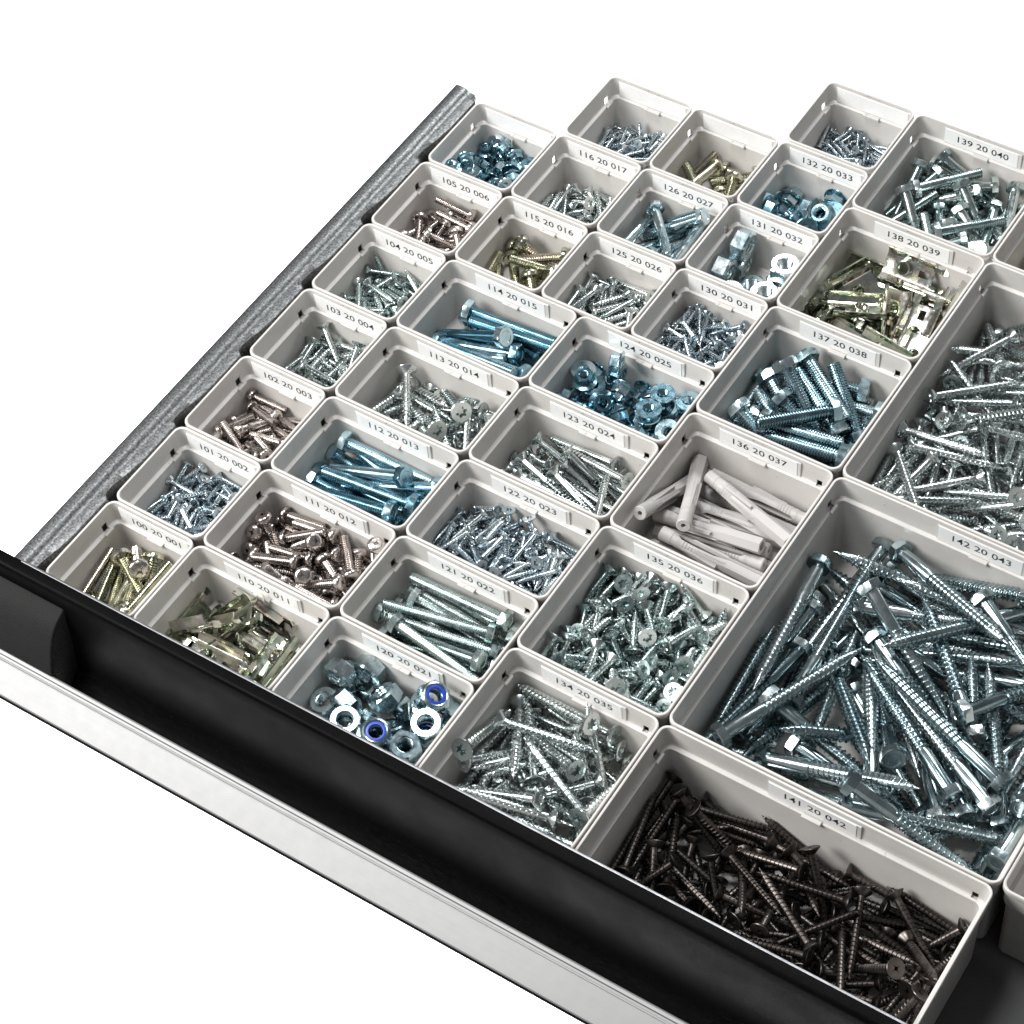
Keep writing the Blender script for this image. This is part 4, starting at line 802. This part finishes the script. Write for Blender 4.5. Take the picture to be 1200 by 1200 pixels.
 '142': (70, [272,-143,523,-196,11,-217,97,-236,470,297,171,232,-649,-377,441,-192,131,300,524,-865,425,47,-125,-49,-110,-743,446,-345,135,23,-96,753,535,-310,153,0,-923,101,411,-182,-70,13,310,-216,430,-187,-125,-230,-105,241,444,119,-88,-191,527,-734,374,156,45,-142,-651,188,424,-236,125,310,119,311,431,177,-46,88,607,-15,354,-212,-127,-269,45,561,502,-249,-134,-5,-882,-494,315,-179,37,-22,-319,-243,408,236,117,-226,627,414,424,57,146,-180,-253,-524,285,-137,-144,116,-612,-316,169,199,-65,325,-101,-326,408,-175,-40,-305,-993,-487,265,206,83,21,553,523,523,-169,97,124,-121,-118,296,-67,-117,324,86,11,398,-154,-134,97,-4,459,277,-212,-4,208,-471,-181,221,-195,127,-354,-118,701,300,-192,-107,223,998,-234,362,-170,-60,353,100,999,425,-3,-132,360,-751,486,255,146,-116,-342,-134,-361,318,283,-128,158,473,-7,322,218,84,87,-392,857,331,248,131,269,308,-157,274,168,8,85,312,318,306,166,60,-190,81,-318,137,-162,-35,108,198,-201,296,182,127,79,-948,-153,212,160,56,338,56,-718,301,173,127,-207,472,745,337,-142,-104,-190,-510,478,66,-175,-120,123,-195,762,164,179,48,-197,60,872,321,317,-156,66,-708,-112,152,-205,-108,3,-61,-46,338,186,6,-276,91,384,248,-170,61,-143,866,-418,161,-184,72,358,-490,-667,65,177,0,200,784,488,131,159,-82,-17,778,58,265,126,-66,-337,-179,424,118,-136,-144,-276,122,576,241,-152,138,-133,-457,641,154,-209,131,-232,490,-171,177,-169,132,351,-93,851,141,162,-2,-200,919,110,396,157,-9,13,-897,-84,127,191,-87,-2,-782,-84,66,175,-120,23,-486,-802,88,-170,94,-159,257,846,184,-202,1,-166,298,-582,66,-175,-120,-251,-166,730,66,175,-120,151,602,-487,139,160,-67,-10,-992,37,66,175,120,352,992,-238,66,-175,-120,352,211,48,66,-175,-120,229,220,235,66,-175,120,-109,39,981,71,175,72,-182,453,227,178,-181,-83,-19,857,-233,65,-177,0,-4,93,-936,66,175,120,168,-146,-993,130,-164,23,-173,996,160,181,291,157,-247,940,384,245,-195,-119,6,-109,-887,160,-177,-60,188,-299,-998,286,-180,-60,177]),
 '143': (83, [-726,-309,369,-359,-17,-760,248,343,-275,2,-613,-371,349,-330,7,-622,-624,300,98,-14,-780,-760,391,260,-16,-910,554,303,125,6,-501,68,404,-253,31,-757,162,296,43,13,-279,-576,228,31,54,-879,802,209,-109,34,-564,-750,317,-294,13,-377,48,227,-154,18,-262,-508,296,39,11,-794,-252,315,51,52,-494,-46,366,-316,21,-415,-279,271,250,18,-824,-772,287,142,43,-896,-700,294,169,2,-767,265,278,-46,-36,-369,-176,137,245,47,-276,-22,228,205,4,48,-620,198,-227,73,-428,-734,185,-249,68,-686,-187,187,300,11,-543,-672,150,206,53,-928,715,101,-133,11,-216,-498,172,-50,62,-988,525,156,-160,56,-688,350,255,-329,-20,-671,-631,192,204,37,-658,709,201,-327,-11,-55,-326,383,-179,56,-942,643,255,129,-75,-454,153,290,-326,-11,-580,6,196,-199,63,-76,-624,212,67,14,-1015,-706,219,-173,-22,-668,1015,334,-351,-85,-935,118,181,-128,66,120,-622,239,-200,64,-917,-617,216,141,-33,-710,776,249,-66,58,-818,650,94,-120,26,-376,-249,191,352,30,-934,-419,121,199,39,-417,-436,177,18,-2,-873,292,152,-155,18,-413,-497,110,-39,1,-550,-746,247,-238,28,-590,-287,119,329,35,-644,-9,114,44,-8,-730,-310,123,318,-3,-606,445,271,35,31,-996,-717,144,164,36,-698,363,74,151,17,-775,-605,245,-171,8,-878,-706,206,129,-20,-432,-262,136,-81,-24,-423,1015,196,-353,-21,78,-789,227,-5,-19,-887,-301,49,197,7,124,-138,210,-335,12,-466,-54,97,-10,28,-713,74,91,-351,25,-406,592,144,20,-27,-509,898,108,32,-13,-688,-574,49,-242,6,-505,585,50,117,7,-512,841,175,-297,-38,-416,521,218,149,-11,-233,536,246,345,25,-132,-230,314,-117,-33,-56,-123,184,68,59,-737,-485,49,130,6,-51,-640,132,-183,-23,-845,78,49,-144,6,-527,-127,103,5,-13,-79,-851,272,350,-24,-142,-516,49,79,6,-259,221,195,313,-48,-751,893,49,-42,6,-877,-666,130,-112,0,-695,-790,76,113,19,-7,-88,49,-235,7,-10,5,136,-5,-1,151,-166,365,-306,-61,-569,269,154,96,-6,14,-606,120,183,4,-569,-727,49,-189,7,250,-616,49,199,6,104,-24,49,130,6,750,593,49,134,6,906,456,49,-208,6,-744,543,49,-292,6,218,1013,49,-7,7,669,-696,49,-80,6,548,81,49,216,6,732,1,49,-105,6,-278,655,49,108,6,438,-729,78,283,19,-381,633,76,111,18,235,754,49,-59,6,-247,396,168,-152,-14,345,98,49,179,6,855,610,49,-226,6,-116,643,153,156,14,580,-254,122,242,40,59,-799,50,-65,7,-158,-917,116,10,37,937,21,127,-222,1,-195,601,157,-207,-31,1000,-8,49,189,6,229,755,156,-250,-32,-959,-727,49,-170,7,695,-726,118,-162,3,-23,227,49,-304,6,-136,-1015,51,353,7,316,-160,163,-298,59,625,-103,189,70,-45,-16,-129,129,-105,43,182,359,101,100,-12,1005,-728,49,-184,7,725,1014,132,-7,-22,-521,-900,121,59,-14,573,822,88,-304,24,-22,-1013,123,353,15,-56,369,87,-183,23,754,124,121,-86,39,81,62,190,-312,34,589,-344,158,-3,2,173,927,49,-17,7,50,-707,184,56,0,850,-705,111,183,-15,296,-396,130,-26,-22,175,504,159,50,4,-140,611,223,331,30,71,208,188,-298,17,178,-927,280,68,-89,739,-910,194,355,-23,761,-615,106,190,-12,685,-989,187,-358,-14,616,300,161,61,24,418,752,49,-50,6,266,875,125,-320,-12,727,-628,180,3,-10,544,-72,103,-224,-12,678,-425,160,-12,-11,146,166,194,52,-32,677,419,134,336,6,555,-570,138,10,48,678,-15,209,356,-29,422,807,247,75,-70,626,867,273,-282,41,652,731,152,342,18,-114,593,288,-241,22,-45,519,129,-251,44,726,480,128,-24,-6,-675,-881,208,-14,18,735,-708,199,47,27,345,-251,118,-7,38,109,415,110,-277,34,-78,447,235,-15,-12,2,693,210,-181,47,671,-492,179,347,14,-319,-880,120,-316,39,690,255,191,34,-2,805,190,148,287,-29,650,546,199,-300,8,988,-13,329,201,-59,553,-663,261,-345,-6,-218,-1015,245,7,-14,763,-228,253,-108,-5,66,982,164,-24,55,967,-726,325,-171,-8,217,325,324,202,-51,308,-262,296,-73,1,580,-530,258,-330,15,797,-140,268,-98,-13,-366,974,153,-28,55,673,-803,203,-324,11,472,615,271,155,-13,701,-293,223,-223,47,769,972,279,-344,52,273,174,249,-300,26,728,-726,272,3,-8,487,130,161,25,32,839,871,263,-315,105,569,-1013,254,353,-2,768,385,281,262,-2,706,-855,233,27,-27,685,-838,326,299,22,697,458,210,-277,33,-116,156,347,-201,60,741,740,212,23,-53,336,-66,259,176,18,185,-665,261,204,104,802,448,289,-101,19,781,577,296,-26,-86,626,-795,272,-357,7,472,-387,369,194,20,999,726,206,181,15,771,514,346,-304,4,573,-108,303,181,22,279,568,232,196,6,55,293,340,125,-15,191,220,297,-75,38,-203,567,346,189,-46,878,-711,328,-182,13,609,88,220,-358,-5,233,-239,155,-152,55,407,18,314,-254,23,-237,146,368,244,17,125,191,365,-208,2,-366,791,340,310,-11,1015,-268,260,-188,72,-292,825,297,349,-25,350,1015,282,-354,2,1015,645,274,187,24,641,-315,346,289,-5,942,513,269,192,4,925,-202,205,238,66,564,-864,335,307,14,768,-579,330,-171,30,105,807,224,-245,49,928,-720,381,188,9,740,678,287,-293,45,268,836,336,349,-23]),
 '144': (1, [-283,-99,57,313,11,-117,328,57,42,11,275,-411,57,-351,11,288,-199,57,-65,11,-296,-362,57,-347,11,-59,138,101,-63,-17,298,-339,98,-59,37,-296,187,57,-347,11,-20,-231,57,215,11,268,-85,57,287,11,-295,428,197,360,-180,111,-238,105,-111,41,-213,-428,57,20,11,291,308,57,-31,11,-177,34,57,347,11,292,168,57,-46,11,302,-148,124,-5,1,279,48,57,-69,11,294,442,57,-12,11,-266,-300,109,-122,44]),
}

def decode(rows, axial):
    """rows: x, y, z in tenths of a millimetre from the middle of the bin floor, then the attitude in whole degrees:
    heading and pitch of the long axis for round pieces, x, y, z rotation for the others"""
    out = []
    k = 5 if axial else 6
    for i in range(0, len(rows), k):
        r = rows[i:i + k]
        if axial:
            az, el = math.radians(r[3] / 2), math.radians(r[4] / 2)
            q = Vector((math.cos(el) * math.cos(az), math.cos(el) * math.sin(az), math.sin(el))).to_track_quat('Z', 'Y') @ Quaternion((0, 0, 1), i * 1.7)
        else:
            q = Euler([math.radians(a / 2) for a in r[3:]]).to_quaternion()
        out.append((r[0] / 10, r[1] / 10, r[2] / 10, q))
    return out

META = {
 # bin: material, object name, category, one piece in words, head as a part, contents in words, the whole lot in words
 '100': ('yellow', 'machine_screw', 'screw', 'thick yellow zinc screw', True, 'thick yellow zinc pan head screws'),
 '101': ('steelblue', 'small_wood_screw', 'screw', 'little bluish wood screw', False, 'a heap of little bluish wood screws'),
 '102': ('nickel', 'stainless_screw', 'screw', 'short stainless pan head screw', False, 'short stainless pan head screws'),
 '103': ('zinc', 'wood_screw', 'screw', 'slender silvery countersunk screw', False, 'slender silvery countersunk screws'),
 '104': ('green', 'wood_screw', 'screw', 'short grey green wood screw', False, 'short grey green wood screws'),
 '105': ('nickel', 'stainless_screw', 'screw', 'stout stainless round head screw', False, 'a few stout stainless round head screws'),
 '106': ('teal', 'flange_nut', 'nut', 'little teal flange nut', False, 'little teal flange nuts'),
 '110': ('olive', 'spring_nut', 'spring nut', 'glossy olive channel spring nut', True, 'glossy olive channel spring nuts'),
 '111': ('nickel', 'stainless_screw', 'screw', 'thick stainless machine screw', False, 'a heap of thick stainless machine screws'),
 '112': ('teal', 'hex_bolt', 'bolt', 'long teal hex bolt', True, 'long teal hex bolts'),
 '113': ('zinc', 'thick_wood_screw', 'screw', 'thick flat head wood screw', True, 'thick flat head wood screws'),
 '114': ('teal', 'hex_bolt', 'bolt', 'thick teal threaded bolt', True, 'thick teal threaded bolts'),
 '115': ('yellow', 'machine_screw', 'screw', 'yellow pan head screw', True, 'yellow pan head screws'),
 '116': ('zinc', 'wood_screw', 'screw', 'bright silvery wood screw', False, 'a small pile of bright silvery wood screws'),
 '117': ('steelblue', 'small_wood_screw', 'screw', 'tiny grey wood screw', False, 'tiny grey wood screws'),
 '120': ('blue', 'hex_nut', 'nut', 'fat grey blue hex nut', False, 'fat grey blue hex nuts and lock nuts'),
 '121': ('green', 'hex_bolt', 'bolt', 'very long greenish hex bolt', True, 'very long greenish hex bolts'),
 '122': ('steelblue', 'fine_screw', 'screw', 'slate blue countersunk screw', False, 'a heap of slate blue countersunk screws'),
 '123': ('zinc', 'part_threaded_screw', 'screw', 'long part threaded wood screw', False, 'long part threaded wood screws'),
 '124': ('teal', 'flange_nut', 'nut', 'bright blue flange nut', False, 'bright blue flange nuts'),
 '125': ('zinc', 'wood_screw', 'screw', 'medium silvery wood screw', False, 'a pile of medium silvery wood screws'),
 '126': ('blue', 'hex_bolt', 'bolt', 'grey blue half threaded bolt', True, 'grey blue half threaded bolts'),
 '127': ('yellow', 'machine_screw', 'screw', 'golden pan head screw', True, 'golden pan head screws'),
 '130': ('steelblue', 'fine_screw', 'screw', 'fine bluish grey screw', False, 'a heap of fine bluish grey screws'),
 '131': ('blue', 'hex_nut', 'nut', 'big plain hex nut', False, 'big plain hex nuts'),
 '132': ('teal', 'flange_nut', 'nut', 'wide collared teal nut', False, 'wide collared teal nuts'),
 '133': ('steelblue', 'small_wood_screw', 'screw', 'tiny bluish screw', False, 'tiny bluish screws'),
 '134': ('zinc', 'thick_wood_screw', 'screw', 'long thick silvery screw', True, 'long thick silvery screws'),
 '135': ('green', 'wide_head_screw', 'screw', 'short wide headed greenish screw', False, 'a heap of short wide headed greenish screws'),
 '136': ('plug', 'wall_plug', 'wall plug', 'pale grey nylon wall plug', False, 'pale grey nylon wall plugs'),
 '137': ('blue', 'hex_bolt', 'bolt', 'very thick bluish hex bolt', True, 'very thick bluish hex bolts'),
 '138': ('olive', 'spring_nut', 'spring nut', 'pinkish yellow stamped spring nut', True, 'pinkish yellow stamped spring nuts'),
 '139': ('green', 'hex_bolt', 'bolt', 'grey half threaded hex bolt', True, 'grey half threaded hex bolts'),
 '141': ('phosphate', 'drywall_screw', 'screw', 'black drywall screw', False, 'black drywall screws'),
 '142': ('lag', 'lag_screw', 'screw', 'huge hex head lag screw', True, 'huge hex head lag screws'),
 '143': ('zinc', 'long_wood_screw', 'screw', 'long silvery countersunk screw', False, 'a heap of long silvery screws'),
 '144': ('yellow', 'machine_screw', 'screw', 'yellowish bolt', True, 'a few yellowish bolts'),
}
# what stands on the label cards (only where the photograph shows it)
def card_text(n):
    n = int(n)
    if 100 <= n <= 105: return '%d 20 %03d' % (n, n - 99)
    if 110 <= n <= 116: return '%d 20 %03d' % (n, n - 99)
    if 120 <= n <= 126: return '%d 20 %03d' % (n, n - 99)
    if 130 <= n <= 139 and n != 133: return '%d 20 %03d' % (n, n - 99)
    if n == 141: return '141 20 042'
    if n == 142: return '142 20 043'
    return ''
WHERE = {'106': 'bin behind 105 20 006', '117': 'bin behind 116 20 017', '127': 'bin behind 126 20 027',
         '133': 'bin behind 132 20 033', '143': 'huge bin behind 142 20 043', '144': 'bin right of 139 20 040'}
SIDE = (('front left', 'left', 'back left'), ('front', 'middle', 'back'), ('front right', 'right', 'back right'))

def place(num, u, v, w, d, kind, fl):
    m, oname, cat, piece, split, btxt = META[num]
    spec = KINDS[kind]
    t, dia, L, hd, hh = spec
    txt = card_text(num)
    where = ('bin labelled ' + txt) if txt else WHERE[num]
    make_bin(num, u, v, w, d, fl, 'light grey %s holding %s' % (where, btxt), txt)
    group = '%ss in the %s' % (oname.replace('_', ' '), where)
    material = M[m]
    t = spec[0]
    parts = []
    nyl = None
    if t == 'nut':
        if kind.startswith('flange'): a, _ = build_nut(0, L, hd * .42, flange=hd)
        else:
            a, _ = build_nut(hd, L, hd * .47)
            if num == '120': nyl = build_nut(hd, L + 1.2, hd * .46, nylon=True)
        base = a.mesh(oname, material, angle=20)
        if nyl: nb = nyl[0].mesh('lock_nut', material, angle=28); ni = nyl[1].mesh('nylon_ring', M['nylon'])
    elif t == 'box':
        pl, bo, ea = build_clip(spec[2], spec[1])
        base = pl.mesh('spring_nut', material, angle=30)
        hole = G()
        cl = spec[2]
        hole.rings([[(-cl * .18 + 5.0 * math.cos(a * math.pi / 8), 5.0 * math.sin(a * math.pi / 8), zz) for a in range(16)] for zz in (-3, 8)])
        hole.box(cl * .06, cl * .22, -2.4, 2.4, -3, 9)
        base = cut_with(base, hole.mesh('cutter', None, smooth=False))
        base.name = 'spring_nut'
        parts = [('threaded_boss', bo.mesh('threaded_boss', material, angle=40)), ('spring_ear', ea.mesh('spring_ear', material, angle=30))]
    elif t == 'plug':
        base = build_plug(spec[2], spec[1]).mesh('wall_plug', material, angle=30)
    else:
        hg, sg = lib(kind, spec)
        if split:
            base = sg.mesh(oname, material, angle=40)
            parts = [('head', hg.mesh('head', material, angle=32))]
        else:
            sg.add(hg.v, hg.f)
            base = sg.mesh(oname, material, angle=36)
    nvis, rows = POSES[num]
    poses = decode(rows, t in ('csk', 'pan'))
    buried = poses[nvis:]
    poses = poses[:nvis]
    ox, oy = (u + w / 2) * 75, (v + d / 2) * 75
    # stack order decides which few nuts carry a nylon ring (those on top)
    top = sorted(range(len(poses)), key=lambda i: -poses[i][2])
    facing = [i for i in top if abs((poses[i][3] @ Vector((0, 0, 1))).z) > .45]
    nyset = facing[0:9:3] if nyl else []
    for i, (x, y, z, q) in enumerate(poses):
        if i in nyset:
            o = link('lock_nut', nb)
            if (q @ Vector((0, 0, 1))).z < 0: q = q @ Quaternion((1, 0, 0), math.pi)
            tag(o, 'lock nut with %s in %s' % (('blue nylon ring at ' + SIDE[min(2, max(0, int((x / (w * 75 - 14) + .5) * 3)))][min(2, max(0, int((y / (d * 75 - 14) + .5) * 3)))]), where), 'nut', 'lock nuts in the ' + where)
            link('nylon_ring', ni, o)
        else:
            o = link(oname, base)
            sx = min(2, max(0, int((x / (w * 75 - 14) + .5) * 3))); sy = min(2, max(0, int((y / (d * 75 - 14) + .5) * 3)))
            at = ('at ' if SIDE[sx][sy] not in ('middle', 'left', 'right') else 'at the ') + SIDE[sx][sy]
            if t in ('csk', 'pan', 'hex'):
                hv = q @ Vector((0, 0, 1))
                if abs(hv.z) > .8: hd_ = 'head up' if hv.z > 0 else 'head down'
                elif abs(hv.x) > abs(hv.y): hd_ = 'head right' if hv.x > 0 else 'head left'
                else: hd_ = 'head back' if hv.y > 0 else 'head front'
                at = hd_ + ' ' + at
            if i == top[0]: at = 'on top of the heap'
            tag(o, '%s %s in %s' % (piece, at, where), cat, group)
            for pn, pm in parts:
                link(pn, pm, o)
        o.rotation_mode = 'QUATERNION'
        o.location = ((x + ox) * S, (y + oy) * S, (z + fl + .85) * S)
        o.rotation_quaternion = q
    if buried:
        # the pieces at the bottom of the heap that the others cover: one simple joined mesh
        g = G()
        h = L / 2
        for x, y, z, q in buried:
            if t in ('csk', 'pan', 'hex'):
                rs = [circ(dia * .4, -h, 5), circ(dia * .45, h - hh, 5), circ(hd * .48, h - hh * .4, 5), circ(hd * .48, h, 5)]
            elif t == 'box':
                rs = [[(-h, -dia / 2, -2), (h, -dia / 2, -2), (h, dia / 2, -2), (-h, dia / 2, -2)], [(-h, -dia / 3, 3), (h, -dia / 3, 3), (h, dia / 3, 3), (-h, dia / 3, 3)]]
            else:
                rs = [circ(hd * .45, -h, 6), circ(hd * .45, h, 6)]
            g.rings([[tuple(q @ Vector(p) + Vector((x + ox, y + oy, z + fl + .85))) for p in r] for r in rs])
        o = link('buried_fasteners', g.mesh('buried_fasteners', material, angle=30))
        o['kind'] = 'stuff'
        tag(o, '%s buried under the others in %s' % (piece, where), cat + 's')

for num, u, v, w, d, kind, fl in BINS:
    place(num, u, v, w, d, kind, fl)
# the empty looking bin of which only a corner shows beside the lag screws
make_bin('146', 8.5, 1.5, 1.5, 1.5, 0, 'light grey bin at the lower right corner, right of the lag screw bin', '')
